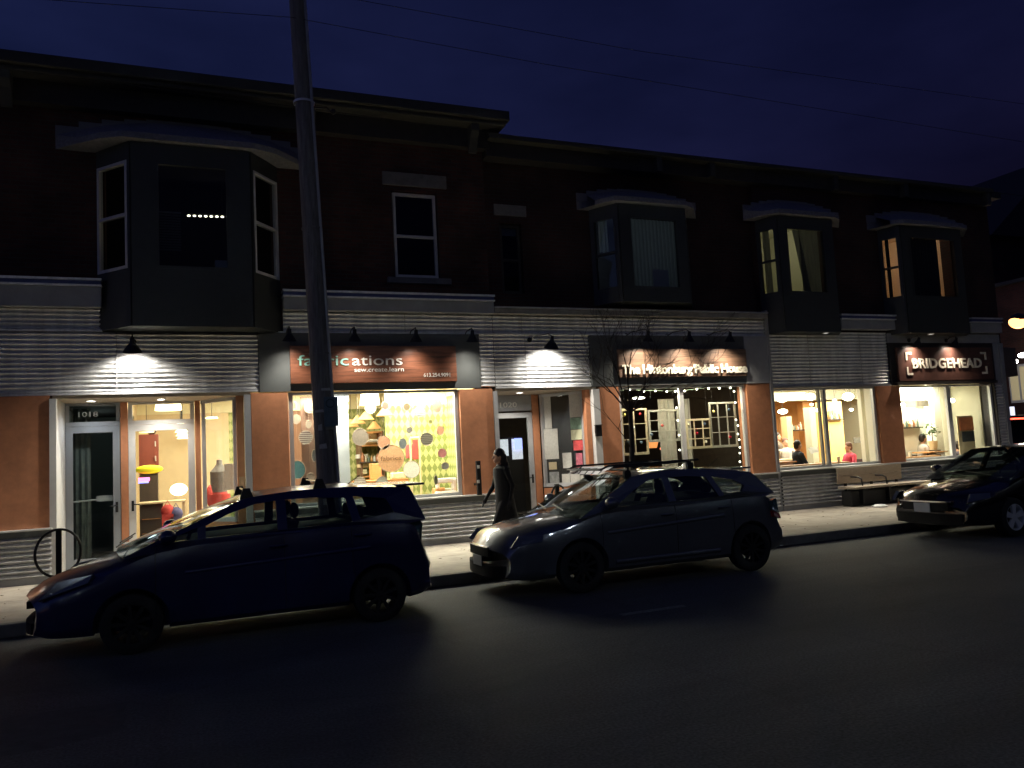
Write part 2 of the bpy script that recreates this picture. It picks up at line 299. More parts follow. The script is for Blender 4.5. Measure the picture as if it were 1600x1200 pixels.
mb = MB(); mb.box(-12, -1.2, 14.5, 14.532, 4.122, 4.148); mb.box(1.25, 5.68, 14.5, 14.532, 4.122, 4.148); mb.box(-12, 1.24, 14.515, FY, 3.085, 3.118); mb.build('drip_edge', GALV, A)
mb = MB(); mb.box(5.69, 12.37, 14.5, 14.532, 4.122, 4.148); mb.box(5.69, 7.80, 14.515, FY, 3.055, 3.088); mb.build('drip_edge', GALV, B)
bx('drip_edge', GALVD, C, 12.44, 16.1, 14.5, FY, 2.925, 2.968); bx('corner_trim', GREYL, C, 12.375, 12.438, 14.46, FY, .15, 4.72)
bx('fascia_panel', GREYL, C, 16.12, 20.1, 14.49, FY-.031, 3.99, 4.22)
bx('fascia_panel', GREYP, A, 1.25, 5.37, 14.49, FY-.031, 3.07, 4.12); bx('fascia_panel', GREYP, B, 7.81, 11.72, 14.49, FY-.031, 3.05, 4.12); bx('fascia_panel', GREYL, B, 11.73, 12.37, 14.48, FY-.031, 3.05, 4.12)
bx('fascia_panel', M('black_panel', (.03, .025, .022), .5), C, 16.12, 19.8, 14.49, FY-.031, 2.93, 3.985); bx('end_trim', GREYL, C, 19.81, 20.1, 14.48, FY-.031, 2.93, 3.985)
# vertical laps where the cladding sheets meet
for T, xs_, z0, z1 in ((A, (-8.1, -5.7, -3.3, -1.0), 3.125, 4.12), (A, (-8.1, -5.7, -3.3), 4.152, 4.49), (A, (3.9,), 4.152, 4.5), (B, (6.3, 8.7, 11.1), 4.152, 4.5), (B, (6.35,), 3.10, 4.12), (C, (13.6, 15.2), 2.98, 4.16)):
    for x in xs_: bx('cladding_lap', GALVD, T, x, x+.012, 14.518, 14.528, z0, z1)
# pilasters
def pil(T, x0, x1, z0, z1, y0=14.5, m=STUC): return bx('pilaster', m, T, x0, x1, y0, FY+.25, z0, z1)
pil(A, -12, -1.96, 1.0, 3.08); pil(A, 1.10, 1.72, .30, 3.06); pil(A, 4.92, 5.60, 1.0, 3.05); pil(B, 7.97, 8.42, 1.0, 3.04); pil(B, 11.72, 12.36, 1.0, 3.04)
bx('pilaster', STUC, C, 15.62, 16.36, 14.5, FY+.05, 1.04, 2.92); bx('inner_jamb', M('cafe_white', (.75, .72, .60), .7), C, 15.60, 16.38, FY+.053, FY+.30, 1.06, 2.92)
# ---- lower corrugated walls with ledge caps
def lower(T, x0, x1, ztop=1.0, y=14.45, dark=False):
    mb = MB(); corrug(mb, x0, x1, y, .26, ztop-.13, .080, .032); mb.build('corrugated_cladding', GALVD if dark else GALV, T, smooth=True)
    bx('stall_riser', DKW, T, x0, x1, y+.03, FY+.25, .15, ztop-.032); bx('kickboard', GREYL, T, x0, x1, y-.01, y+.028, .15, .257)
    bx('riser_band', GREYP, T, x0, x1, y-.005, y+.028, ztop-.128, ztop-.032); bx('ledge_cap', WHT, T, x0-.01, x1+.01, y-.05, FY+.25, ztop-.03, ztop, bevel=.005)
lower(A, -12, -1.93); lower(A, 1.74, 5.60, 1.03); lower(A, 1.12, 1.738, 1.03); lower(B, 7.95, 12.36, 1.03); lower(C, 12.45, 19.7, 1.05)
# ---- window helper: frame bars and pane
def shopwin(T, x0, x1, z0, z1, y=FY, mull=(), fw=.07, m=ALU, g=GL):
    f = MB(); f.box(x0, x0+fw, y-.03, y+.05, z0, z1); f.box(x1-fw, x1, y-.03, y+.05, z0, z1)
    f.box(x0+fw, x1-fw, y-.03, y+.05, z0, z0+fw*.8); f.box(x0+fw, x1-fw, y-.03, y+.05, z1-fw*.7, z1)
    for mx_, mw_ in mull: f.box(mx_-mw_/2, mx_+mw_/2, y-.028, y+.048, z0+fw*.8, z1-fw*.7)
    o = part('shop_window', T); f.build('frame', m, o, bevel=.004); MB().box(x0+fw*.6, x1-fw*.6, y+.012, y+.018, z0+.03, z1-.03).build('pane', g, o); return o
# big fabric-shop window; partition board behind the pole
shopwin(A, 1.74, 4.91, 1.035, 3.06, mull=()); shopwin(B, 8.43, 11.71, 1.035, 3.04, mull=((10.02, .10),), m=WHT)
shopwin(C, 12.46, 15.61, 1.055, 2.92, mull=((14.02, .09), (13.86, .05)), m=ALU); shopwin(C, 16.37, 19.72, 1.055, 2.92, mull=((18.12, .14),), m=WHT)
# ================================================================== recessed entrances
RY = 15.5                                                   # back of the first recess
def door(T, x0, x1, z0, z1, y, handle='right', bar=True, gl=GL, fm=WHT):
    d = part('door', T); f = MB(); s_ = .11
    f.box(x0, x0+s_, y, y+.05, z0, z1); f.box(x1-s_, x1, y, y+.05, z0, z1); f.box(x0+s_, x1-s_, y, y+.05, z0, z0+.20); f.box(x0+s_, x1-s_, y, y+.05, z1-.11, z1)
    f.build('frame', fm, d, bevel=.004); MB().box(x0+s_*.7, x1-s_*.7, y+.022, y+.028, z0+.15, z1-.08).build('pane', gl, d)
    h = MB(); hx = x1-.06 if handle == 'right' else x0+.06
    h.box(hx-.02, hx+.02, y-.012, y-.001, 1.12, 1.30); h.tube([(hx, y-.01, 1.24), (hx, y-.06, 1.24), (hx-(.11 if handle == 'right' else -.11), y-.06, 1.23)], .010); h.build('handle', BLK, d)
    if bar: b = MB(); b.tube([(x0+s_, y+.08, 1.34), (x1-s_, y+.08, 1.37)], .014); b.box(x1-.38, x1-.10, y+.06, y+.10, 1.32, 1.42); b.build('push_bar', ALU, d)
    return d
# recess 1: door number 1018 | orange post | glass door | post | angled side window
bx('recess_soffit', SOFF, A, -1.93, 1.09, 14.56, RY+.1, 3.03, 3.082)
bx('jamb', WHT, A, -1.958, -1.862, 14.47, RY, .15, 3.028); bx('jamb', ALU, A, .985, 1.09, 14.47, FY+.05, .15, 3.028)
door(A, -1.86, -1.02, .17, 2.62, RY, 'right', fm=M('dull_aluminium', (.26, .28, .30), .5, .2)); bx('doorstep', WALKM, A, -1.9, 1.0, RY-.02, RY+.4, .151, .169)
mb = MB(); mb.box(-1.86, -1.02, RY, RY+.06, 2.625, 2.70); mb.box(-1.86, -1.02, RY, RY+.06, 2.98, 3.025); mb.box(-1.86, -1.80, RY, RY+.06, 2.705, 2.975); mb.box(-1.08, -1.02, RY, RY+.06, 2.705, 2.975)
t_ = part('transom_window', A); mb.build('frame', M('dull_aluminium'), t_); MB().box(-1.81, -1.07, RY+.02, RY+.026, 2.7, 2.98).build('pane', GL, t_)
NUM = M('number_decal', (.42, .45, .45), .6)
text('number', '1018', NUM, t_, -1.66, -1.36, RY+.012, 2.79, .09, ext=.002)
mb = MB(); mb.box(-1.01, -.90, RY-.01, RY+.1, .6, 3.025); mb.build('orange_post', STUC, A); bx('post_base', STUC, A, -1.01, -.90, RY-.01, RY+.1, .15, .565); bx('post_trim', WHT, A, -1.015, -.895, RY-.02, RY+.1, .567, .598)
door(A, -.89, .19, .17, 2.62, RY, 'left', bar=False)
mb = MB(); mb.box(-.89, .19, RY, RY+.06, 2.625, 2.70); mb.box(-.89, .19, RY, RY+.06, 2.98, 3.025); mb.box(-.89, -.82, RY, RY+.06, 2.705, 2.975); mb.box(.12, .19, RY, RY+.06, 2.705, 2.975)
t_ = part('transom_window', A); mb.build('frame', WHT, t_); MB().box(-.83, .13, RY+.02, RY+.026, 2.7, 2.98).build('pane', GL, t_)
bx('orange_post', STUC, A, .20, .29, RY-.012, RY+.1, .15, 3.025)
def slantwin(T, p, q, z0, z1, fw=.08, m=ALU, low=None, lowm=STUC):
    p = Vector(p); q = Vector(q); d = (q-p).normalized(); o = part('side_window', T); f = MB(); up = Vector((0, 0, 1))
    for t in (fw/2, (q-p).length-fw/2): f.obox(p+d*t+up*z0, p+d*t+up*z1, .05, fw) if False else f.tube([p+d*t+up*z0, p+d*t+up*z1], fw*.6, n=4)
    f.obox(p+up*(z0+.04), q+up*(z0+.04), .06, .08); f.obox(p+up*(z1-.03), q+up*(z1-.03), .06, .06)
    f.build('frame', m, o); n = Vector((-d.y, d.x, 0))*.003
    MB().add([p+up*z0-n, q+up*z0-n, q+up*z1-n, p+up*z1-n, p+up*z0+n, q+up*z0+n, q+up*z1+n, p+up*z1+n], [(0, 1, 2, 3), (7, 6, 5, 4), (0, 4, 5, 1), (1, 5, 6, 2), (2, 6, 7, 3), (3, 7, 4, 0)]).build('pane', GL, o)
    if low: MB().obox(p+up*(low[0]+low[1])/2, q+up*(low[0]+low[1])/2, .06, low[1]-low[0]).build('riser_panel', lowm, T)
    return o
slantwin(A, (.32, 15.48, 0), (.86, 14.72, 0), .85, 3.02, low=(.15, .85)); bx('tan_post', STUCL, A, .86, .98, 14.60, 14.74, .15, 3.025)
# recess 2: door number 1020 and poster window
R2 = 15.6
bx('recess_soffit', SOFF, B, 5.69, 7.93, 14.56, R2+.1, 3.0, 3.052); bx('jamb', ALU, B, 5.61, 5.69, 14.47, R2, .15, 2.998); bx('jamb', WHT, B, 7.80, 7.95, 14.47, FY+.12, .15, 2.998)
door(B, 5.92, 6.90, .17, 2.62, R2, 'right', bar=False, fm=ALU, gl=GL)
bx('transom_panel', GREYL, B, 5.70, 6.90, R2, R2+.06, 2.66, 2.995); text('number', '1020', M('number_grey', (.7, .7, .68), .5), B, 6.18, 6.56, R2-.004, 2.74, .11, ext=.004)
bx('orange_post', STUC, B, 6.91, 7.06, R2-.01, R2+.1, .15, 2.995); bx('recess_wall', ALU, B, 5.70, 5.915, R2, R2+.1, .15, 2.655)
slantwin(B, (7.08, 15.55, 0), (7.72, 14.74, 0), 1.02, 2.99, low=(.3, 1.0)); bx('orange_post', STUC, B, 7.68, 7.79, 14.60, 14.76, .15, 2.995)
P_, Q_ = Vector((7.08, 15.55, 0)), Vector((7.72, 14.74, 0)); D_ = (Q_-P_).normalized(); Nn = Vector((D_.y, -D_.x, 0))
if Nn.y > 0: Nn = -Nn
LW = (Q_-P_).length
def poster(u0, u1, z0, z1, mat, label, off=.02, back=False):
    n = Nn*(-off if back else off); n2 = Nn*.003; mb = MB(); a = P_+D_*u0*LW+n; b = P_+D_*u1*LW+n; up = Vector((0, 0, 1))
    mb.add([a+up*z0, b+up*z0, b+up*z1, a+up*z1, a+n2+up*z0, b+n2+up*z0, b+n2+up*z1, a+n2+up*z1], [(0, 1, 2, 3), (7, 6, 5, 4), (0, 4, 5, 1), (1, 5, 6, 2), (2, 6, 7, 3), (3, 7, 4, 0)])
    o = mb.build('poster', mat, None, loc=a); tag(o, label, 'poster', 'papers stuck in the recessed side window'); return o
PAPER = M('paper', (.50, .49, .44), .8, var=.15, vs=25); PGREEN = M('paper_green', (.20, .30, .22), .8, var=.4, vs=14); PRED = M('paper_red', (.50, .06, .06), .8, var=.4, vs=18); PGREY = M('paper_grey', (.28, .29, .28), .8, var=.4, vs=14)
bx('window_backing', DBRN, B, 7.05, 7.30, 15.72, 15.74, 1.0, 2.99)
for a in ((.10, .26, 2.25, 2.93, PAPER, 'long narrow white paper strip at the top left of the poster window'), (.06, .38, 1.60, 2.24, PAPER, 'large cream notice in the left half of the poster window'),
          (.14, .32, 1.38, 1.54, M('paper_cream', (.5, .42, .26), .8), 'small cream card below the large notice'), (.14, .36, 1.10, 1.33, PGREY, 'grey flyer with a dark round mark at the lower left of the poster window'),
          (.68, .92, 2.45, 2.93, PAPER, 'tall lined white sheet at the top right of the poster window'), (.68, .92, 2.20, 2.44, PGREEN, 'green printed flyer below the lined sheet'),
          (.68, .92, 1.98, 2.19, M('paper_yellow', (.5, .5, .33), .8), 'pale yellow flyer above the red one'), (.72, .93, 1.76, 1.965, PRED, 'bright red flyer with a white pattern in the poster window'),
          (.46, .66, 1.40, 1.72, PAPER, 'white sheet with a round clock shape in the poster window'), (.76, .90, 1.40, 1.70, M('paper_pink', (.45, .12, .16), .8, var=.5, vs=20), 'narrow dark pink leaflet in the poster window'),
          (.42, .60, 1.06, 1.28, PAPER, 'small white flyer low in the middle of the poster window'), (.61, .82, 1.06, 1.38, PAPER, 'white poster with grey drawing low in the poster window'), (.83, .95, 1.06, 1.24, PAPER, 'little white slip at the bottom right corner of the poster window')):
    poster(*a)
mb = MB(); mb.box(7.78, 7.92, 14.40, 14.465, 2.02, 2.24); mb.box(7.77, 7.93, 14.38, 14.465, 2.241, 2.26); tag(mb.build('mailbox', BLK, None, loc=(7.8, 14.45, 2), bevel=.008), 'small black mailbox fixed on the white jamb beside the poster window', 'mailbox')
# corner wing at the far right
mb = MB(); corrug(mb, 19.74, 20.0, 14.47, .2, 2.92); corrug(mb, 20.28, 20.62, 15.0, .2, 3.0); mb.build('corrugated_cladding', GALV, C, smooth=True)
bx('corner_post', GREYL, C, 20.01, 20.14, 14.44, 15.2, .15, 3.98); bx('corner_backing', DKW, C, 19.73, 20.0, 14.5, FY+.3, .15, 2.92); bx('corner_backing', GREYL, C, 20.15, 20.9, 15.03, 15.3, .15, 4.2)
MB().box(20.35, 21.0, 14.7, 15.0, 3.12, 3.9).build('side_awning', M('awning_brown', (.12, .09, .075), .7, var=.2), C, bevel=.03)
MB().tube([(20.72, 14.95, .16), (20.72, 14.95, 3.10)], .035).build('drainpipe', BLK, C, smooth=True)
# ================================================================== upper windows
def sash(T, x0, x1, z0, z1, y, m=WHT, fw=.055, room=True, curtain=None):
    o = part('window', T); f = MB(); f.box(x0, x0+fw, y, y+.06, z0, z1); f.box(x1-fw, x1, y, y+.06, z0, z1); f.box(x0+fw, x1-fw, y, y+.06, z0, z0+fw); f.box(x0+fw, x1-fw, y, y+.06, z1-fw, z1)
    zm = (z0+z1)/2-.02; f.box(x0+fw, x1-fw, y+.003, y+.057, zm-fw*.5, zm+fw*.5); f.build('frame', m, o, bevel=.004)
    MB().box(x0+fw*.7, x1-fw*.7, y+.028, y+.034, z0+.03, z1-.03).build('pane', GLD, o); return o
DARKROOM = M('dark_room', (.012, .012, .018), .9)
sash(A, 3.80, 4.66, 5.24, 6.90, FY+.06); MB().box(3.60, 4.88, FY-.035, FY+.05, 7.02, 7.28).build('lintel', STONE, A, bevel=.01); MB().box(3.62, 4.88, FY-.07, FY+.05, 5.10, 5.218).build('sill', STONE, A, bevel=.01)
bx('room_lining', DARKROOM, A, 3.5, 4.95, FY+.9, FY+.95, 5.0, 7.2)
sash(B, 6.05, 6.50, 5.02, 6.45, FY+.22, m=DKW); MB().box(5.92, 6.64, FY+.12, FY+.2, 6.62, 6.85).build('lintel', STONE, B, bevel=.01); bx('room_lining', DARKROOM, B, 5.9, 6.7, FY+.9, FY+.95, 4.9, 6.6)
bx('blind', M('blind_blue', (.10, .11, .15), .8), B, 6.1, 6.46, FY+.31, FY+.32, 6.25, 6.42)
def bay(T, wl, wr, fl, fr, yw, yf, zb, zs, zh, zt, fwin, swin, m=BAYP, wm=WHT, hood=(.35, .6), hoodtop=.5):
    """bay window: wall line wl..wr at yw, front fl..fr at yf; zb bottom, zs sill, zh head, zt top"""
    o = part('bay_window', T); pts = [Vector((wl, yw, 0)), Vector((fl, yf, 0)), Vector((fr, yf, 0)), Vector((wr, yw, 0))]; f = MB(); frames = []; up = Vector((0, 0, 1))
    def slab(p, q, z0, z1, th=.06, mb=f): mb.obox(p+up*(z0+z1)/2, q+up*(z0+z1)/2, th, z1-z0)
    for i in range(3):
        p, q = pts[i], pts[i+1]; slab(p, q, zb, zs); slab(p, q, zh, zt)
        L = (q-p).length; d = (q-p)/L
        a, b = fwin if i == 1 else swin                       # margins left and right of the opening
        if i == 2: a, b = b, a
        for u0, u1 in ((0, a), (L-b, L)):
            if u1-u0 > .01: slab(p+d*u0, p+d*u1, zs, zh, .058)
        A0, A1 = p+d*a, p+d*(L-b); fw = .05; FF = MB(); fr_ = FF; g = MB(); frames.append((FF, g, m if i == 1 else wm))
        slab(A0, A0+d*fw, zs, zh, .075, FF); slab(A1-d*fw, A1, zs, zh, .075, FF); slab(A0+d*fw, A1-d*fw, zs, zs+fw, .075, FF); slab(A0+d*fw, A1-d*fw, zh-fw, zh, .075, FF)
        if i != 1: slab(A0+d*fw, A1-d*fw, (zs+zh)/2-fw*.5, (zs+zh)/2+fw*.5, .07, fr_)
        slab(A0+d*.03, A1-d*.03, zs+.03, zh-.03, .005, g)
    f.add([p+up*zb for p in pts], [(0, 1, 2, 3)]); f.add([p+up*(zb+.03) for p in pts], [(0, 1, 2, 3)]); f.build('bay_body', m, o); 
    for FF, g, fm_ in frames: FF.build('frame', fm_, o); g.build('pane', GLD, o)
    # hipped hood with stepped flashing against the brick
    ex, ez = hood; e = [Vector((wl-ex, yw, zt)), Vector((fl-ex*.45, yf-.14, zt+.02)), Vector((fr+ex*.45, yf-.14, zt+.02)), Vector((wr+ex, yw, zt))]
    cx = (wl+wr)/2; n = 12; top = []
    for k in range(n+1):
        u = k/n; x = wl-ex+(wr-wl+2*ex)*u; z = zt+.24+hoodtop*.62*(1-abs(2*u-1)**2.2); top.append((x, z))
    h = MB(); vs = [Vector((x, yw-.012, z)) for x, z in top]; nb = len(vs)
    def epos(u):
        x = wl-ex+(wr-wl+2*ex)*u
        for p, q in zip(e, e[1:]):
            if p.x <= x <= q.x+1e-6: t = (x-p.x)/(q.x-p.x); return p+(q-p)*t
        return e[-1]
    ev = [epos(k/n) for k in range(n+1)]
    ev2 = [v+up*.10 for v in ev]
    fs = [(k, k+1, nb+k+1, nb+k) for k in range(n)]+[(nb+k, nb+k+1, 2*nb+k+1, 2*nb+k) for k in range(n)]+[(2*nb+k, 2*nb+k+1, 3*nb+k+1, 3*nb+k) for k in range(n)]
    base = [Vector((v.x, yw, zt-.01)) for v in vs]
    h.add(vs+ev2+ev+base, fs+[(0, nb, 2*nb, 3*nb), (n, 3*nb+n, 2*nb+n, nb+n)]); h.build('hood', SHING, o)
    s_ = MB()                                                # stepped counter flashing
    for k in range(n): x0, z0 = top[k]; x1, z1 = top[k+1]; s_.box(x0, x1, yw-.03, yw-.002, min(z0, z1)-.06, max(z0, z1)+.03)
    s_.build('step_flashing', M('flashing_grey', (.17, .17, .19), .7), o)
    return o
bay(A, -1.25, 1.63, -.72, 1.13, FY, 13.98, 4.13, 5.08, 6.88, 7.18, (.36, .34), (.02, .06), hood=(.62, .5), hoodtop=.62)
bay(B, 8.12, 10.55, 8.48, 10.12, FY+.13, 14.15, 4.78, 5.06, 6.62, 6.86, (.22, .2), (.06, .06), m=BAYP, wm=BAYP, hood=(.30, .5), hoodtop=.42)
bay(C, 12.42, 14.62, 12.62, 14.22, FY, 14.12, 4.18, 5.06, 6.62, 6.86, (.20, .25), (.03, .04), wm=BAYP, hood=(.34, .5), hoodtop=.45)
bay(C, 16.22, 18.95, 16.42, 18.5, FY, 14.12, 4.18, 5.06, 6.62, 6.86, (.25, .22), (.03, .04), wm=BAYP, hood=(.34, .5), hoodtop=.45)
# rooms behind the bays
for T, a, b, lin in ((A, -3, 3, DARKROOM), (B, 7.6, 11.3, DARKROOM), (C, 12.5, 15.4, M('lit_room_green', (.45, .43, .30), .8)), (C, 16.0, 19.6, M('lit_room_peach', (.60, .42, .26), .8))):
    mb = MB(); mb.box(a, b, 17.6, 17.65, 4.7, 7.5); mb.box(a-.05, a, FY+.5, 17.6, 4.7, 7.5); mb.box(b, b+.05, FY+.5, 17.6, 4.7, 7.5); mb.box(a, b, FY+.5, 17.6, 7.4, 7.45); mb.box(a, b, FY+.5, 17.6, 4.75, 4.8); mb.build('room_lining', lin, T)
CURT = M('curtain_grey', (.34, .37, .36), .9, var=.1, vs=4, stretch=(12, 1, .5)); CURTG = M('curtain_green', (.22, .22, .19), .9, var=.25, vs=4, stretch=(10, 1, .5))
def translucent(m, fac):
    t = m.node_tree; b = t.nodes['Principled BSDF']; tr = t.nodes.new('ShaderNodeBsdfTranslucent'); ms = t.nodes.new('ShaderNodeMixShader'); ms.inputs[0].default_value = fac
    t.links.new(b.inputs['Base Color'].links[0].from_socket, tr.inputs[0]); t.links.new(b.outputs[0], ms.inputs[1]); t.links.new(tr.outputs[0], ms.inputs[2]); t.links.new(ms.outputs[0], t.nodes['Material Output'].inputs[0])
translucent(CURT, .5); translucent(CURTG, .5)
def curtain(T, xa, xb, y, z0, z1, mat, slant=0, name='curtain', xs=.09):
    mb = MB(); n = max(6, int((xb-xa)/xs*4)); vs = []; fs = []
    for i in range(n+1):
        x = xa+(xb-xa)*i/n; yy = y+.025*sin(x/xs*2*pi)
        vs += [(x, yy, z1), (x+slant, yy, z0)]
    for i in range(n): fs.append((2*i, 2*i+1, 2*i+3, 2*i+2))
    return mb.add(vs, fs).build(name, mat, T, smooth=True)
curtain(B, 8.72, 9.96, 14.3, 5.1, 6.6, CURT); bx('window_card', M('card_pale', (.42, .40, .40), .8), B, 9.28, 9.66, 14.22, 14.23, 5.13, 5.50)
curtain(B, 8.22, 8.42, 14.55, 5.9, 6.6, CURT)
curtain(C, 13.38, 13.98, 14.3, 5.1, 6.62, CURTG, slant=.0); curtain(C, 13.22, 13.40, 14.32, 5.1, 6.62, CURTG, slant=.25); curtain(C, 12.5, 12.72, 14.5, 5.1, 6.62, CURTG)
curtain(C, 16.6, 17.88, 14.3, 5.1, 6.62, M('curtain_dark', (.04, .04, .045), .9), xs=.12); curtain(C, 16.3, 16.45, 14.5, 5.1, 6.62, M('curtain_dark', (.04, .04, .045), .9), xs=.12)
point((14.2, 16.4, 7.0), 20, (1, .90, .64), .1, 'room_light'); point((18.3, 16.4, 7.0), 26, (1, .80, .6), .1, 'room_light'); point((9.4, 16.4, 6.6), 16, (.84, .93, .97), .1, 'room_light')
# first-floor office: added bulbs for a reflected lamp row, blinds, box on the sill
BULB = M('bulb_warm', (1, .9, .7), .5, emit=6, ecol=(1, .88, .62))
t = thing('reflected_lights', (.4, 16.2, 6.4), 'row of eight small bulbs standing in for lights reflected in the wide bay window', 'lamp')
a_, b_ = at(295, 337, 16.2), at(356, 339, 16.2); mb = MB(); mb.obox(a_+Vector((0, .03, .05)), b_+Vector((0, .03, .05)), .03, .02); mb.tube([a_+Vector((.1, .03, .05)), (a_.x+.1, 16.23, 7.39)], .006, n=5); mb.tube([b_+Vector((-.1, .03, .05)), (b_.x-.1, 16.23, 7.39)], .006, n=5); mb.build('rail', BLK, t)
for k in range(8): p = a_.lerp(b_, k/7); MB().ball(p, (.030, .02, .018), 8, 6).build('bulb', BULB, t)
t = thing('venetian_blind', (-.2, 14.2, 5.1), 'dim slatted blind showing faint light in the left of the wide bay window', 'blind')
BLD = M('blind_slat', (.12, .11, .09), .6)
mb = MB()
for k in range(14): z = 6.02-.045*k; mb.box(-.34, .02, 14.13, 14.16, z, z+.022)
mb.build('slats', BLD, t); MB().box(-.35, .03, 14.12, 14.17, 6.06, 6.09).build('head_rail', BLD, t)
point((-.25, 14.6, 6.1), 1.6, WARM, .05, 'blind_light')  # bare point light behind the slats, no fitting
tag(MB().box(.55, .8, 14.14, 14.3, 5.14, 5.30).build('carton', M('carton_grey', (.35, .35, .36), .8), None, loc=(.6, 14.2, 5.14), bevel=.005), 'small pale carton on the sill in the lower right of the wide bay window', 'box')
# ================================================================== signs
LET = M('letter_white', (.75, .72, .66), .5); LETT = M('letter_teal', (.25, .50, .42), .5); LETC = M('letter_cream', (.85, .80, .64), .5)
s = thing('shop_sign', (3.3, 14.45, 3.2), 'polished red-brown wooden sign with white lettering above the bright fabric shop window', 'sign')
MB().box(1.77, 4.86, 14.42, 14.485, 3.20, 3.88).build('board', WOODS, s, bevel=.006)
text('lettering', 'fabric', LETT, s, 1.90, 2.80, 14.412, 3.52, .20, ext=.006); text('lettering', 'ations', LET, s, 2.86, 3.80, 14.412, 3.52, .20, ext=.006)
text('lettering', 'sew.create.learn', LET, s, 2.90, 3.82, 14.414, 3.40, .085, ext=.004); text('lettering', '613.254.9091', LET, s, 4.20, 4.72, 14.414, 3.29, .075, ext=.004)
s = thing('pub_sign', (10, 14.45, 3.2), 'weathered wooden sign with raised cream serif lettering above the pub window', 'sign')
MB().box(8.42, 11.71, 14.42, 14.485, 3.22, 3.82).build('board', WOODB, s, bevel=.006)
def serif(parent, body, x0, x1, y, z0, ht, mat):
    """heavy slab-serif lettering: condensed bold glyphs with slabs on their stems"""
    text('lettering', body, mat, parent, x0, x1, y, z0, ht, ext=.016, bold=.034, space=.92)
serif(s, 'The Hintonburg Public House', 8.47, 11.69, 14.402, 3.295, .195, LETC)
s = thing('cafe_sign', (18, 14.45, 3.0), 'dark brown cafe sign with cream block capitals framed by four corner brackets', 'sign')
MB().box(16.30, 19.66, 14.42, 14.485, 3.02, 3.86).build('board', SIGNC, s, bevel=.006)
text('lettering', 'BRIDGEHEAD', LETC, s, 16.76, 19.22, 14.405, 3.34, .25, ext=.012, bold=.022, space=1.06)
mb = MB()
for x, d in ((16.56, 1), (19.42, -1)):
    for z, e in ((3.17, 1), (3.74, -1)):
        mb.box(min(x, x+d*.20), max(x, x+d*.20), 14.40, 14.42, min(z, z+e*.05), max(z, z+e*.05)); mb.box(min(x, x+d*.05), max(x, x+d*.05), 14.40, 14.42, min(z+e*.05, z+e*.2), max(z+e*.05, z+e*.2))
mb.build('corner_bracket', LETC, s)
bx('sign_rail', M('black_panel'), C, 16.2, 19.75, 14.40, 14.49, 2.935, 3.0)
# ================================================================== outdoor lamps
def goose(label, x, z, ywall=14.53, mount_dx=0, out=.36, r_=.15, h=.22, power=60, col=NEUT, size=112, tgt_dy=.62, group=None, blend=.3, down=0):
    t = thing('gooseneck_lamp', (x, ywall, z), label, 'lamp', group); yl = ywall-out; zt = z+h
    mb = MB(); mb.lathe([(.05, 0), (.05, .02), (.02, .03)], (x+mount_dx, ywall, zt+.0), (0, -1, 0), 12)
    mb.tube([(x+mount_dx, ywall-.02, zt), (x+mount_dx*.7, ywall-.12, zt+.06), (x+mount_dx*.2, yl+.03, zt+.07), (x, yl, zt+.02)], .011); mb.build('arm', BLK, t, smooth=True)
    ax = Vector((0, -min(.42, tgt_dy*.7), 1)).normalized(); o_ = Vector((x, yl, z+h))-ax*h
    MB().lathe([(.0, h+.03), (.03, h+.028), (.038, h*.72), (r_*.62, h*.42), (r_, .0), (r_-.006, .0), (r_*.58, h*.40), (.03, h*.70), (0, h*.70)], o_, ax, 24).build('shade', BLK, t, smooth=True)
    MB().ball(o_+ax*h*.45, (.028, .028, .035), 10, 8).build('bulb', M('bulb_hot', (1, .95, .85), .5, emit=12, ecol=(1, .92, .78)), t)
    spot(o_-ax*.005, (x, yl+tgt_dy, z-1), power, col, size, blend, .03, 'gooseneck_light')
    if down: spot(o_-ax*.02, (x, yl+.10, z-1), down, col, 104, .8, .05, 'gooseneck_spill')
    return t
goose('black gooseneck lamp on the corrugated wall beyond the left edge of the photo', -4.6, 3.73, power=180, tgt_dy=.46, size=146, blend=.95, down=190)
goose('black gooseneck lamp on the corrugated wall over the two left doors', -.74, 3.73, power=180, tgt_dy=.46, size=146, blend=.95, down=190)
goose('black gooseneck lamp with a sideways arm on the corrugated wall over door 1020', 6.80, 3.80, mount_dx=-.34, power=180, tgt_dy=.46, size=146, blend=.95, down=190)
for i, x in enumerate((1.73, 2.86, 3.99, 5.09)):
    goose(('leftmost', 'second', 'third', 'rightmost')[i]+' of four black lamps over the red-brown wooden sign', x, 3.91, power=34, col=NEUT, size=120, tgt_dy=.30, blend=1, out=.46, down=55, group='lamps over the wooden shop sign', h=.19, r_=.125)
for i, x in enumerate((8.95, 9.97, 11.03)):
    goose(('left', 'middle', 'right')[i]+' of three black lamps over the weathered pub sign', x, 3.93, mount_dx=-.25, power=85, col=(1, .9, .74), size=128, tgt_dy=.3, blend=1, out=.48, down=55, group='lamps over the pub sign', h=.19, r_=.125)
for i, x in enumerate((16.8, 18.1)):
    goose(('left', 'right')[i]+' of two black lamps over the brown cafe sign', x, 3.90, ywall=14.48, out=.3, power=34, col=(1, .84, .7), size=130, blend=.8, down=45, group='lamps over the cafe sign', h=.15, r_=.10)
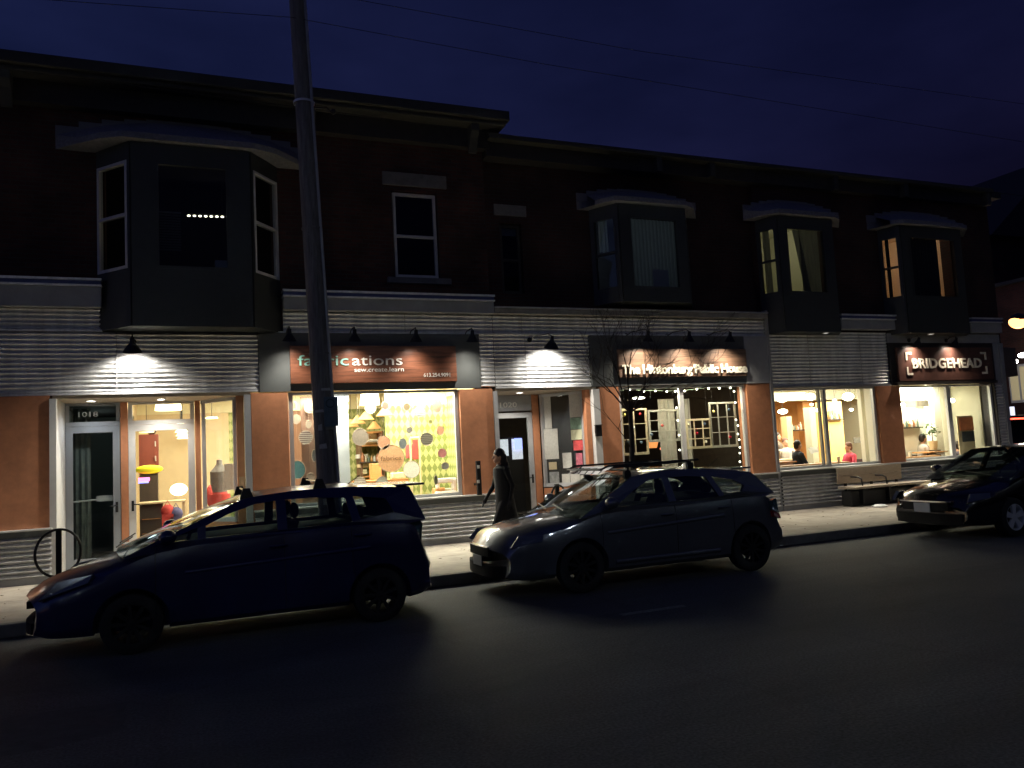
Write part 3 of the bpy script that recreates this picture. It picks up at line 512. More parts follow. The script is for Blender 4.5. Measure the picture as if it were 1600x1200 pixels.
def downlight(label, x, y, z, power, col):
    t = thing('recessed_downlight', (x, y, z), label, 'lamp', 'round downlights on the shop fronts')
    MB().lathe([(.062, 0), (.085, 0), (.085, -.008), (.066, -.014)], (x, y, z), (0, 0, 1), 20, closed=True).build('trim_ring', WHT, t)
    MB().lathe([(0, -.006), (.061, -.006)], (x, y, z), (0, 0, 1), 20).build('lens', M('downlight_lens', (1, 1, 1), .4, emit=9, ecol=(1, .97, .9)) if z < 4 else M('dim_lens', (.5, .5, .5), .4, emit=.6, ecol=(1, .97, .9)), t)
    if power: spot((x, y, z-.03), (x, y, 0), power, col, 140, .8, .05, 'downlight')
downlight('round downlight in the soffit before the left grey door', -1.42, 15.05, 3.03, 26, COOL)
downlight('round downlight in the soffit before the glass shop door', -.34, 15.0, 3.03, 80, NEUT)
downlight('round downlight in the soffit before door 1020', 6.36, 14.95, 3.0, 110, NEUT)
downlight('added round downlight for fill light under the first hooded bay above the bench', 13.9, 14.24, 4.175, 0, NEUT); downlight('added round downlight for fill light under the last hooded bay above the cafe sign', 17.3, 14.24, 4.175, 0, NEUT)  # fittings added under the bays to carry the fill spots
spot((13.9, 14.22, 4.13), (15.1, 12.95, 0), 420, NEUT, 54, .7, .05, 'bay_fill_spot'); spot((13.9, 14.22, 4.13), (12.6, 12.9, 0), 330, NEUT, 46, .7, .05, 'bay_fill_spot'); spot((17.3, 14.22, 4.13), (17.0, 12.9, 0), 200, NEUT, 54, .7, .05, 'bay_fill_spot')  # spots added to brighten the bench and the sidewalk below
# ================================================================== people (one continuous remeshed body each)
class Body:
    def __init__(s): s.mb = MB(); s.pr = []
    def limb(s, pts, rads, mi, n=10):
        s.mb.tube(pts, rads, n=n)
        for i, (p, r_) in enumerate(zip(pts, rads)):
            s.mb.ball(p, r_*.995, 10, 7)
            if i: s.pr.append((Vector(pts[i-1]), Vector(p), (rads[i-1]+r_)/2, mi))
    def ball(s, c, r_, mi): s.mb.ball(c, r_, 14, 10); rr = min(r_) if isinstance(r_, (list, tuple)) else r_; s.pr.append((Vector(c), Vector(c)+Vector((0, 0, .001)), rr, mi))
    def done(s, name, mats, parent, vox=.010, smooth=4):
        o0 = Vector(parent['_o']); me = bpy.data.meshes.new(name); me.from_pydata([v-o0 for v in s.mb.v], [], s.mb.f)
        o = bpy.data.objects.new(name, me); COL.objects.link(o)
        m = o.modifiers.new('r', 'REMESH'); m.mode = 'VOXEL'; m.voxel_size = vox; m2 = o.modifiers.new('s', 'SMOOTH'); m2.iterations = smooth; m2.factor = .5
        bpy.context.view_layer.update(); nm = bpy.data.meshes.new_from_object(o.evaluated_get(bpy.context.evaluated_depsgraph_get())); o.modifiers.clear(); o.data = nm
        nm.materials.clear()
        for mm in mats: nm.materials.append(mm)
        for p in nm.polygons:
            c = p.center+o0; best = 9; bi = 0
            for a, b, r_, mi in s.pr:
                ab = b-a; t = max(0, min(1, (c-a).dot(ab)/max(ab.length_squared, 1e-9))); dd = (c-(a+ab*t)).length-r_
                if dd < best: best = dd; bi = mi
            p.material_index = bi; p.use_smooth = True
        o.parent = parent; o['_o'] = parent['_o']; return o
def frame(loc, ang):          # local x forward, y left, z up
    c, s_ = cos(ang), sin(ang); L = Vector(loc)
    return lambda x, y, z: L+Vector((c*x-s_*y, s_*x+c*y, z))
def head(b, T, hc, mi, face=1):
    b.ball(T(hc[0], hc[1], hc[2]+.02), (.082, .078, .105), mi); b.ball(T(hc[0]+.03, hc[1], hc[2]-.055), (.055, .052, .055), mi)
    b.limb([T(hc[0]+.085, hc[1], hc[2]+.02), T(hc[0]+.105, hc[1], hc[2]-.02)], [.010, .014], mi)          # nose
    b.limb([T(hc[0]+.072, hc[1]-.02, hc[2]-.055), T(hc[0]+.072, hc[1]+.02, hc[2]-.055)], [.010, .010], mi)   # lips
    for s_ in (-1, 1): b.ball(T(hc[0], hc[1]+s_*.082, hc[2]), (.014, .014, .026), mi)
def hand(b, T, w_, d, mi, side=1):
    d = Vector(d).normalized(); w_ = Vector(w_); P = lambda a, l, u: T(*(w_+d*a+Vector((0, l, u))))
    b.limb([P(0, 0, 0), P(.08, 0, -.005)], [.028, .036], mi)
    for k, (l, ln) in enumerate(((-.027, .065), (-.009, .075), (.009, .070), (.027, .055))):
        b.limb([P(.085, l, 0), P(.085+ln*.6, l*1.15, -.012), P(.085+ln*.85, l*1.2, -.035)], [.0095, .0085, .0075], mi, n=6)
    b.limb([P(.02, .028*side, 0), P(.05, .055*side, -.01), P(.075, .062*side, -.025)], [.012, .010, .008], mi, n=6)
def sitter(loc, ang, label, top, trousers, hair, lean=0, arms='read', seat=.44, vox=.014):
    t = thing('person', loc, label, 'person', 'people seated in the cafe'); T = frame(loc, ang); b = Body(); h = seat+.10
    b.limb([T(0, 0, h), T(lean*.3, 0, h+.22), T(lean*.8, 0, h+.42)], [.15, .135, .15], 0)
    b.limb([T(lean*.8, -.16, h+.46), T(lean*.8, .16, h+.46)], [.07, .07], 0)
    b.limb([T(lean*.85, 0, h+.46), T(lean, 0, h+.58)], [.06, .052], 2); hc = (lean+.02, 0, h+.69); head(b, T, hc, 2)
    for s_ in (-1, 1):
        b.limb([T(0, s_*.09, h), T(.42, s_*.11, h+.02)], [.10, .07], 1); b.limb([T(.42, s_*.11, h+.02), T(.45, s_*.12, .09)], [.068, .045], 1); b.limb([T(.43, s_*.12, .04), T(.60, s_*.13, .035)], [.04, .035], 1)
        e = (lean*.6+.10, s_*.24, h+.20); wz = h+.20 if arms == 'read' else h+.12; wp = (lean*.6+.34, s_*.13, wz)
        b.limb([T(lean*.8, s_*.19, h+.44), T(*e)], [.055, .043], 0); b.limb([T(*e), T(*wp)], [.042, .030], 0); hand(b, T, wp, (1, 0, .1), 2, -s_)
    b.done('body', [top, trousers, SKIN], t, vox)
    hm = MB(); hm.ball(T(hc[0]-.018, 0, hc[2]+.045), (.094, .09, .095), 14, 10); hm.ball(T(hc[0]-.045, 0, hc[2]-.01), (.065, .075, .08), 12, 8); hm.build('hair', hair, t, smooth=True)
    return t
# ================================================================== fabric shop interior
def room(T, x0, x1, y0, y1, z0, z1, wl, wb, wr, ceil, floor_):
    bx('room_floor', floor_, T, x0, x1, y0, y1, z0-.05, z0); bx('room_ceiling', ceil, T, x0, x1, y0, y1, z1, z1+.05)
    bx('room_wall', wl, T, x0-.05, x0, y0, y1, z0, z1); bx('room_wall', wr, T, x1, x1+.05, y0, y1, z0, z1); bx('room_wall', wb, T, x0, x1, y1, y1+.05, z0, z1)
ARG = argyle('argyle_wallpaper'); YEL = M('yellow_wall', (.74, .70, .46), .8)
# hall behind the left door
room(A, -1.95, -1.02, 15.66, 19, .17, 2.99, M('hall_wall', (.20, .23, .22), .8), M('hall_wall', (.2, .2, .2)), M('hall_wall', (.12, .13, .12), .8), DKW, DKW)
curtain(A, -1.80, -1.50, 15.75, .2, 2.95, M('door_curtain', (.14, .16, .15), .9, var=.2), name='door_curtain'); point((-1.5, 17.5, 2.6), 2.2, (.85, 1, .95), .1, 'hall_fill_light')  # fill light added to lift the dark hall behind the door glass
# shop room: walls up to the dado of upper wall
bx('room_floor', FLOORI, A, -.97, 5.38, 15.62, 20, .10, .165); bx('room_floor', FLOORI, A, 1.0, 5.38, 14.87, 15.615, .10, .165); bx('room_ceiling', CEIL, A, -.97, 5.38, 14.9, 20, 3.55, 3.6)
bx('room_wall', CREAM, A, -1.0, -.97, 15.67, 20, .16, 3.55); pw = at(604, 700, 16.7).x; bx('partition_wall', ARG, A, pw, 5.354, 16.7, 16.78, .166, 2.92); bx('partition_header', YEL, A, pw, 5.354, 16.7, 16.78, 2.923, 3.549); bx('room_wall', ARG, A, 3.3, 5.38, 20, 20.05, .16, 3.08); bx('room_wall', ARG, A, 5.355, 5.395, 14.95, 20, .16, 3.08)
bx('room_wall', YEL, A, -.97, 5.38, 20.0, 20.05, 3.083, 3.55); bx('room_wall', YEL, A, 5.357, 5.395, 14.95, 20, 3.083, 3.55); bx('room_wall', CREAM, A, -.97, 1.0, 20, 20.05, .16, 3.08); bx('room_wall', ARG, A, 1.0, 2.3, 20, 20.05, .16, 3.08)
bx('room_wall', M('umber_wall', (.20, .10, .055), .8), A, 2.3, 3.3, 20, 20.05, .16, 3.08); bx('room_header', CREAM, A, -.97, 1.0, 15.62, 15.67, 3.05, 3.55)
bx('room_header', CREAM, A, 1.0, 5.355, 14.9, 14.93, 3.1, 3.55); bx('window_header', GREYL, A, 2.44, 2.86, 14.83, 14.9, 2.90, 3.08)
area((3.2, 15.9, 3.5), (3.2, 15.9, 0), 430, (1, .91, .70), 3.2, 1.2, 'shop_ceiling_light'); area((2.4, 18.4, 3.5), (2.4, 18.4, 0), 170, (1, .91, .72), 1.6, 2.5, 'shop_ceiling_light'); area((.1, 17.2, 3.5), (.1, 17.2, 0), 130, (1, .90, .72), 1.2, 2.5, 'shop_ceiling_light')
spot((5.0, 16.1, 3.2), (5.0, 16.7, 2.3), 260, (1, .85, .5), 120, .8, .1, 'wall_light')
SHW = M('lampshade_white', (.9, .8, .6), .7, emit=3.2, ecol=(1, .82, .52)); SHI = M('shade_inner', (1, .9, .7), .6, emit=5, ecol=(1, .85, .55)); SHO = M('shade_amber', (.55, .28, .10), .6, emit=.5, ecol=(1, .5, .15))
def cone_pendant(p, r_, label, ceilz=3.55, mo=SHO, g='cone pendants in the fabric shop'):
    t = thing('pendant_lamp', p, label, 'lamp', g); h = r_*1.0
    MB().lathe([(.03, h), (r_, 0)], p, (0, 0, 1), 20).build('shade', mo, t, smooth=True); MB().lathe([(0, .01), (r_*.93, .01)], p, (0, 0, 1), 20).build('diffuser', SHI, t); MB().tube([p+Vector((0, 0, h)), (p.x, p.y, ceilz)], .006, n=5).build('cord', BLK, t)
def drum_pendant(p, r_, h, label, ceilz=3.55, mat=SHW, g='drum pendants in the fabric shop'):
    t = thing('pendant_lamp', p, label, 'lamp', g); MB().lathe([(r_*1.0, 0), (r_*.9, h), (r_*.87, h), (r_*.97, 0)], p, (0, 0, 1), 24, closed=True).build('shade', mat, t, smooth=True)
    MB().lathe([(0, .02), (r_*.96, .02)], p, (0, 0, 1), 24).build('diffuser', SHI, t); MB().tube([p+Vector((0, 0, .02)), (p.x, p.y, ceilz)], .006, n=5).build('cord', BLK, t)
for q, (px, py, Y, r_) in enumerate(((601, 650, 16.2, .18), (572, 656, 17.0, .18), (559, 662, 17.8, .18), (549, 667, 18.6, .18), (585, 670, 18.4, .17))):
    cone_pendant(at(px, py, Y), r_, ('nearest and rightmost cone pendant of the row seen through the bright shop window', 'second nearest cone pendant of the row in the bright shop window', 'third cone pendant of the row in the bright shop window', 'farthest cone pendant, cut by the edge of the white board', 'low cone pendant hanging over the bright shelf niche')[q])
for q, (px, py) in enumerate(((282, 668), (283.5, 675.5), (284.5, 681), (285.5, 685.5))):
    cone_pendant(at(px, py, 17.0+q*.9), .13, ('top', 'second', 'third', 'lowest')[q]+' of four small bright pendants seen through the glass shop door', mo=SHW)
drum_pendant(at(578, 633, 16.0), .20, .22, 'big glowing white drum lamp at the top left of the bright shop window'); drum_pendant(at(263, 641, 16.6), .24, .17, 'wide glowing drum lamp behind the transom over the glass shop door')
drum_pendant(at(331, 654, 17.5), .12, .03, 'flat bright ceiling lamp seen in the angled side window'); drum_pendant(at(683, 622, 16.2), .07, .06, 'small bright lamp at the top right of the bright shop window')
drum_pendant(at(229, 676, 17.2), .14, .12, 'cream lampshade at the upper left of the glass shop door', mat=M('shade_cream', (.8, .68, .45), .7, emit=.8, ecol=(1, .8, .5)))
# white partition board and brown panel in the window
tag(MB().box(2.46, 2.84, 14.84, 14.88, 1.04, 2.895).build('partition_board', M('board_white', (.62, .64, .62), .6, emit=.0), None, loc=(2.6, 14.77, .95), bevel=.004), 'tall white board standing in the shop window just right of the wooden pole', 'board')
tag(MB().box(1.98, 2.41, 14.86, 14.90, .9, 3.0).build('pegboard', BRN, None, loc=(2.2, 14.88, .9), bevel=.004), 'dark brown display panel in the shop window left of the wooden pole', 'panel')
area((3.3, 14.66, 3.0), (3.3, 14.74, 1.5), 220, NEUT, 2.9, .04, 'window_fill_light')  # added fill light without a fitting, brightens the hoops and board from the front
# hanging fabric hoops
def fmat(col, stripes=None):
    n = 'hoop_%02x%02x%02x%s' % (*[int(c*255) for c in col], 's' if stripes else '')
    if n in MATS: return MATS[n]
    m = M(n, col, .9, var=.18, vs=30); t = m.node_tree; b = t.nodes['Principled BSDF']; tr = t.nodes.new('ShaderNodeBsdfTranslucent'); ms = t.nodes.new('ShaderNodeMixShader'); ms.inputs[0].default_value = .5
    src = b.inputs['Base Color'].links[0].from_socket; t.links.new(src, tr.inputs[0]); t.links.new(b.outputs[0], ms.inputs[1]); t.links.new(tr.outputs[0], ms.inputs[2]); t.links.new(ms.outputs[0], t.nodes['Material Output'].inputs[0])
    if stripes:
        t = m.node_tree; b = t.nodes['Principled BSDF']; c = t.nodes.new('ShaderNodeTexCoord'); w_ = t.nodes.new('ShaderNodeTexWave'); w_.bands_direction = 'Z'; w_.inputs['Scale'].default_value = 9; w_.inputs['Distortion'].default_value = .6
        r = t.nodes.new('ShaderNodeValToRGB'); r.color_ramp.elements[0].color = (*col, 1); r.color_ramp.elements[1].color = (*stripes, 1); r.color_ramp.elements[0].position = .45; r.color_ramp.elements[1].position = .55
        t.links.new(c.outputs['Object'], w_.inputs[0]); t.links.new(w_.outputs['Fac'], r.inputs[0]); t.links.new(r.outputs[0], b.inputs['Base Color']); t.links.new(r.outputs[0], tr.inputs[0])
    return m
G1, G2, TE, PE, WH, BR_, PK = (.30, .28, .23), (.20, .21, .20), (.14, .30, .32), (.60, .38, .25), (.80, .78, .74), (.12, .07, .045), (.55, .30, .30)
hoops = [(579, 637.5, 8.5, 8.5, TE, 0, 'grey-teal fabric hoop in front of the big white drum lamp'), (602, 634, 5.5, 6, BR_, 0, 'small dark hoop right of the drum lamp'), (635.5, 635.7, 5.5, 6, (.10, .07, .03), 0, 'small brown hoop at the top centre of the bright window'),
 (656, 643.5, 8.5, 8, G2, (.35, .35, .33), 'grey striped hoop at the upper middle right'), (683, 633, 7.5, 12, (.25, .16, .10), 0, 'tall oval brown hoop at the top right of the bright window'), (672.7, 659, 3, 4, (.25, .24, .08), 0, 'tiny olive hoop under the oval brown one'),
 (688, 672.5, 6.2, 7.2, PE, 0, 'peach oval hoop before the glowing wall'), (640, 672, 5, 5, G1, 0, 'small beige hoop on the argyle wall centre'), (666.7, 686, 10, 10, G1, (.16, .14, .10), 'round striped beige hoop right of the red rack'),
 (563, 683, 12, 12.5, (.36, .31, .25), 0, 'large grey-beige hoop near the white board'), (600, 691.5, 9.5, 10, PE, 0, 'peach hoop touching the largest hoop from above'), (629.5, 693, 6, 8, (.26, .28, .28), 0, 'oval grey hoop with a dark rim left of the red rack'),
 (611, 716, 20.5, 20.8, (.72, .52, .34), 0, 'largest hoop, peach with faint brown lettering, in the middle of the bright window'), (643, 733.5, 13, 13, (.85, .84, .80), 0, 'plain bright white hoop right of the largest hoop'), (691, 708, 7, 7, PK, 0, 'pink hoop at the right of the bright window'),
 (695.5, 728, 6, 5.5, (.34, .34, .33), 0, 'small grey hoop under the pink one'), (562.5, 754, 9, 8.5, (.45, .38, .30), WH, 'pale striped hoop at the bottom left of the bright window'), (597, 754.5, 9.5, 9.5, (.40, .40, .34), (.6, .6, .55), 'silvery patterned hoop at the bottom of the bright window'), (681, 750, 3, 7, (.16, .17, .12), 0, 'thin dark oval hoop at the bottom right'),
 (484, 636, 8, 9, (.34, .31, .26), (.14, .11, .08), 'patterned hoop on the brown panel beside the pole'), (459, 633, 4, 5, (.20, .13, .08), 0, 'small brown hoop at the top left corner of the window'), (463, 655, 6, 7, (.40, .34, .26), 0, 'beige hoop at the far left of the window'),
 (482, 663, 4, 6, (.42, .36, .26), 0, 'small cream oval hoop on the brown panel'), (477.6, 683.4, 10, 10, (.55, .50, .42), (.14, .09, .06), 'cream hoop with dark stripes on the brown panel'), (465, 734, 11, 13, TE, 0, 'large teal hoop at the lower left of the window'),
 (491, 712, 3.5, 9, (.10, .10, .09), 0, 'narrow dark hoop on the brown panel next to the pole'), (485, 746, 6, 6.5, (.52, .44, .34), 0, 'small cream hoop low on the brown panel')]
for px, py, rx, rz, col, st, lb in hoops:
    yh = 14.80; p = at(px, py, yh); k = yh/FPX*1.02; t = thing('fabric_hoop', p, lb, 'hoop', 'round fabric hoops hanging in the shop window')
    mb = MB(); n = 28; vs = [(p.x+rx*k*cos(2*pi*j/n), p.z+rz*k*sin(2*pi*j/n)) for j in range(n)]; mb.prism(vs, yh-.002, yh+.002); mb.build('fabric', fmat(col, st or None), t)
    mb = MB(); ring = [(p.x+rx*k*1.03*cos(2*pi*j/n), yh, p.z+rz*k*1.03*sin(2*pi*j/n)) for j in range(n+1)]; mb.tube(ring, .005, n=5, cap=False); mb.tube([(p.x, yh, p.z+rz*k), (p.x, yh, 3.02)], .0016, n=3); mb.build('rim', M('hoop_rim', (.30, .22, .14), .6), t)
    if rx > 20: text('lettering', 'fabrica', M('ink_brown', (.22, .14, .08), .8), t, p.x-.20, p.x+.20, yh-.005, p.z-.04, .09, ext=.001)
# furniture of the shop
t = thing('shelf_unit', (2.9, 19.6, .17), 'open brown shelf unit with a bright niche at the back of the fabric shop', 'shelves')
a0, a1 = at(563, 700, 19.4), at(600, 700, 19.4); z_t = at(580, 674, 19.4).z
mb = MB(); mb.box(a0.x, a0.x+.04, 19.4, 19.95, .17, z_t); mb.box(a1.x-.04, a1.x, 19.4, 19.95, .17, z_t); mb.build('side_panel', BRN, t)
for zz in (.5, .95, 1.40, at(580, 695, 19.4).z, z_t): bx('shelf', WOODO, t, a0.x+.042, a1.x-.042, 19.4, 19.95, zz-.035, zz)
bx('back_board', CREAM, t, a0.x+.042, a1.x-.042, 19.952, 19.97, at(580, 695, 19.4).z, z_t-.04); point((a0.x+.28, 19.5, z_t-.12), 2.5, WARM, .03, 'shelf_light')
for k, (px, py, w_, h_, m) in enumerate(((568, 713, .26, .10, WHT), (569, 728, .22, .08, CREAM), (571, 737, .12, .12, YEL), (584, 688, .25, .06, WHT))):
    p = at(px, py, 19.35); zz = max(.97, p.z)
    tag(MB().box(p.x-w_/2, p.x+w_/2, 19.45, 19.7, zz-h_/2, zz+h_/2).build('box', m, None, loc=(p.x, 19.5, zz), bevel=.01), ('white box on the upper open shelf', 'cream box on the middle shelf', 'little yellow box under the cream one', 'flat white stack in the bright niche')[k], 'box', 'boxes on the shop shelves')
t = thing('cutting_table', (3.9, 17.6, .17), 'orange wooden cutting table with open shelves in the fabric shop', 'table')
tx0, tx1 = at(558, 742, 15.8).x, at(636, 742, 15.8).x; zt = 1.38
bx('table_top', WOODO, t, tx0, tx1, 15.7, 16.5, zt-.06, zt); bx('cabinet', M('cabinet_orange', (.55, .22, .05), .6, var=.1), t, tx0+.55, tx1-.05, 15.8, 16.4, .17, zt-.063)
for k in range(3): bx('shelf_opening', DBRN, t, tx0+.62+k*.17, tx0+.74+k*.17, 15.785, 15.798, .35, 1.12)
mb = MB(); mb.box(tx0+.03, tx0+.09, 15.75, 15.81, .17, zt-.063); mb.box(tx0+.03, tx0+.09, 16.38, 16.44, .17, zt-.063); mb.build('leg', BRN, t)
tag(MB().box(at(579, 726, 16.2).x, at(594, 726, 16.2).x, 16.1, 16.35, zt+.003, zt+.33).build('drawer_box', WOODO, None, loc=(3.4, 18, zt), bevel=.01), 'orange-brown wooden box on the cutting table behind the largest hoop', 'box')
t = thing('garment_rack', (4.3, 16.4, .17), 'tall white garment rack holding red cloth in the middle of the bright window', 'rack')
p0, p1 = at(641, 690, 16.3), at(655, 690, 16.3); mb = MB()
for x in (p0.x, p1.x): mb.tube([(x, 16.3, .17), (x, 16.3, at(645, 684, 16.3).z)], .022, n=8)
mb.tube([(p0.x, 16.3, at(645, 684, 16.3).z), (p1.x, 16.3, at(645, 684, 16.3).z)], .022); mb.build('frame', CREAM, t, smooth=True)
RED = M('cloth_red', (.55, .06, .05), .8, var=.2)
MB().box(p0.x+.05, p1.x-.03, 16.28, 16.33, 1.75, at(645, 687, 16.3).z).build('cloth', RED, t, bevel=.01)
t = thing('sewing_table', (4.9, 15.4, .17), 'low table with a sewing machine at the lower right of the bright window', 'table')
bx('table_top', WOODO, t, 4.35, 5.2, 15.1, 15.7, .99, 1.03); mb = MB()
for x in (4.38, 5.14): mb.box(x, x+.04, 15.12, 15.16, .17, .988)
mb.build('leg', BLK, t)
t = thing('sewing_machine', (4.85, 15.35, 1.03), 'white sewing machine on the low table at the lower right of the bright window', 'machine')
mb = MB(); mb.box(4.62, 5.06, 15.28, 15.46, 1.033, 1.09); mb.box(4.96, 5.05, 15.30, 15.44, 1.09, 1.33); mb.box(4.62, 5.05, 15.31, 15.43, 1.25, 1.35); mb.box(4.63, 4.70, 15.32, 15.42, 1.15, 1.25); mb.build('casing', WHT, t, bevel=.02)
MB().lathe([(.05, 0), (.05, .03)], (5.05, 15.37, 1.27), (1, 0, 0), 14).build('handwheel', BLK, t)
# things seen through the glass door
t = thing('cabinet', (-.4, 18.2, .17), 'tall dark red cabinet seen through the glass shop door', 'cabinet')
c0, c1 = at(217, 700, 18).x, at(247, 700, 18).x; bx('carcass', M('cabinet_red', (.20, .045, .03), .5, var=.1), t, c0, c1, 18.0, 18.6, 1.75, at(230, 679, 18).z); bx('stand', DBRN, t, c0, c1-.02, 18.03, 18.58, .17, 1.748)
mb = MB()
for k in range(2): mb.tube([(c1-.05, 17.99, 2.0+.3*k), (c1-.05, 17.96, 2.1+.3*k)], .012, n=6)
mb.build('handle', WHT, t)
tag(MB().ball((at(236, 670, 17.9).x, 18.2, at(236, 672, 17.9).z+.02), (.09, .09, .12), 14, 10).build('head_form', BLK, None, smooth=True, loc=(-.3, 18.2, 2.7)), 'black display head standing on the dark red cabinet', 'head form')
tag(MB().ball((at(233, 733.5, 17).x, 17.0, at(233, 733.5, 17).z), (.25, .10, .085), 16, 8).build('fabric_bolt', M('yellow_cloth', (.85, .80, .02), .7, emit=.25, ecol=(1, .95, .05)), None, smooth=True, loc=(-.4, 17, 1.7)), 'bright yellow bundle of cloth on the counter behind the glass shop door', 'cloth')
t = thing('shop_counter', (-.1, 16.8, .17), 'dark wooden shop counter with a pale top behind the glass shop door', 'counter')
c0, c1 = at(216, 790, 16.7).x, at(290, 790, 16.7).x; zc = at(250, 784, 16.7).z
bx('counter_top', CREAM, t, c0, c1, 16.7, 17.3, zc-.03, zc); bx('drawer_block', DBRN, t, c0+.02, c0+.42, 16.75, 17.25, .17, zc-.033)
mb = MB()
for k in range(3): mb.box(c0+.06, c0+.38, 16.735, 16.749, .35+.27*k, .36+.27*k)
mb.build('drawer_gap', WOODO, t); mb = MB(); mb.box(c1-.06, c1-.01, 16.75, 16.8, .17, zc-.033); mb.build('leg', CREAM, t)
tag(MB().ball((at(279, 757, 17).x, 17.05, zc+.20), (.16, .1, .12), 14, 9).build('table_lamp', M('lamp_globe', (1, .9, .7), .5, emit=6, ecol=(1, .85, .55)), None, smooth=True, loc=(.1, 17, 1.3)), 'glowing round table lamp on the counter behind the glass shop door', 'lamp')
NEON = M('neon_pink', (.9, .1, .3), .5, emit=6, ecol=(1, .12, .35)); p = at(225, 750, 16.9)
t = thing('neon_sign', p, 'small pink and blue glowing sign in the lower left of the glass shop door', 'sign'); MB().box(p.x-.10, p.x+.10, 16.9, 16.93, p.z-.02, p.z+.045).build('tube', NEON, t, bevel=.01); MB().box(p.x-.10, p.x+.08, 16.9, 16.93, p.z-.06, p.z-.023).build('glow_strip', M('neon_blue', (.2, .2, 1), .5, emit=3, ecol=(.3, .3, 1)), t)
for px, py, m, lb, cat in ((262, 799, RED, 'red cloth bag leaning under the counter behind the glass shop door', 'bag'), (275, 803, M('bag_blue', (.10, .10, .22), .8), 'blue and black bag beside the red one behind the glass shop door', 'bag')):
    p = at(px, py, 16.4); mb = MB(); mb.ball((p.x, 16.45, p.z), (.12, .10, .13), 12, 8); mb.tube([(p.x-.06, 16.42, p.z+.09), (p.x, 16.42, p.z+.20), (p.x+.06, 16.42, p.z+.09)], .009, n=6); mb.box(p.x-.1, p.x+.1, 16.36, 16.54, .167, p.z-.05); tag(mb.build('bag', m, None, smooth=True, loc=(p.x, 16.45, .2)), lb, cat)
# angled side window: dress form, white card, cloths
t = thing('dress_form', (.55, 15.9, .17), 'grey dress form wearing a patterned scarf in the angled side window', 'dress form')
dx, dy = at(343, 740, 16.0).x, 16.0
MB().lathe([(.0, 1.95), (.05, 1.94), (.055, 1.86), (.10, 1.80), (.17, 1.72), (.165, 1.5), (.125, 1.32), (.175, 1.12), (.17, 1.0), (0, .98)][::-1], (dx, dy, 0), (0, 0, 1), 18).build('torso', M('form_grey', (.20, .19, .18), .9, var=.4, vs=14), t, smooth=True)
MB().tube([(dx, dy, .17), (dx, dy, 1.0)], .02).build('stand', BLK, t); MB().lathe([(.18, 1.30), (.19, 1.12), (.14, 1.31), (.13, 1.34)], (dx, dy, 0), (0, 0, 1), 16).build('belt_cloth', RED, t, smooth=True)
p = at(360, 745, 15.5); tag(MB().box(p.x-.10, p.x+.10, 15.5, 15.52, p.z-.24, p.z+.24).build('hanging_card', PAPER, None, loc=p, bevel=.003), 'white card with dark marks hanging in the angled side window', 'card')
p = at(330, 775, 16.6); tag(MB().ball((p.x, 16.6, p.z), (.10, .10, .22), 12, 8).build('cloth_roll', RED, None, smooth=True, loc=p), 'red and yellow cloth roll at the lower left of the angled side window', 'cloth')
tag(MB().box(.88, .97, 14.575, 14.598, 1.35, 1.62).build('notice', M('kraft_paper', (.45, .30, .16), .8), None, loc=(.9, 14.59, 1.4)), 'small brown paper notice stuck on the tan post of the left entrance', 'notice')
# ================================================================== pub interior
PW = M('pub_wall', (.05, .04, .028), .8, var=.25); room(B, 5.75, 12.3, 15.9, 20.5, .17, 3.4, PW, PW, PW, M('pub_ceiling', (.07, .06, .045), .8), DBRN)
bx('room_floor', DBRN, B, 8.0, 12.3, 14.88, 15.85, .12, .17); bx('room_wall', PW, B, 12.26, 12.3, 14.9, 15.88, .17, 3.4); bx('room_wall', PW, B, 7.96, 8.0, 14.9, 15.88, .17, 3.4)
area((10.0, 14.66, 2.98), (10.0, 14.75, 1.5), 80, (1, .88, .66), 2.9, .04, 'window_fill_light'); point((10.5, 17.5, 2.9), 22, (1, .68, .36), .12, 'pub_light'); point((6.6, 18.0, 2.5), 5, (.8, .85, 1), .1, 'bar_light')  # the window strip is fill light added to brighten the sash fronts
CUR2 = M('pub_curtain', (.40, .38, .32), .9, var=.1)
for k, (a, b, z0, z1) in enumerate(((1030, 1056, 738, 624), (1072, 1082, 738, 623))):
    q0, q1 = at(a, 680, 15.6), at(b, 680, 15.6); curtain(B, q0.x, q1.x, 15.6, 1.0, at(a, z1, 15.6).z, CUR2, name='curtain', xs=.14)
spot((9.8, 15.2, 3.2), (10.6, 15.6, 2), 14, WARM, 90, .7, .05, 'curtain_light')
t = thing('pendant_lamp', at(998, 622, 15.4), 'flat oval glowing pendant at the upper left of the pub window', 'lamp'); p = at(998, 622, 15.4); MB().ball(p, (.15, .12, .028), 18, 8).build('shade', M('pub_lamp', (1, .95, .85), .5, emit=8, ecol=(1, .93, .8)), t, smooth=True); MB().tube([p, (p.x, p.y, 3.4)], .006).build('cord', BLK, t)
SASHM = M('sash_cream', (.60, .50, .32), .6, var=.15, vs=10)
SASHD = M('sash_grey', (.40, .38, .31), .6, var=.15, vs=10)
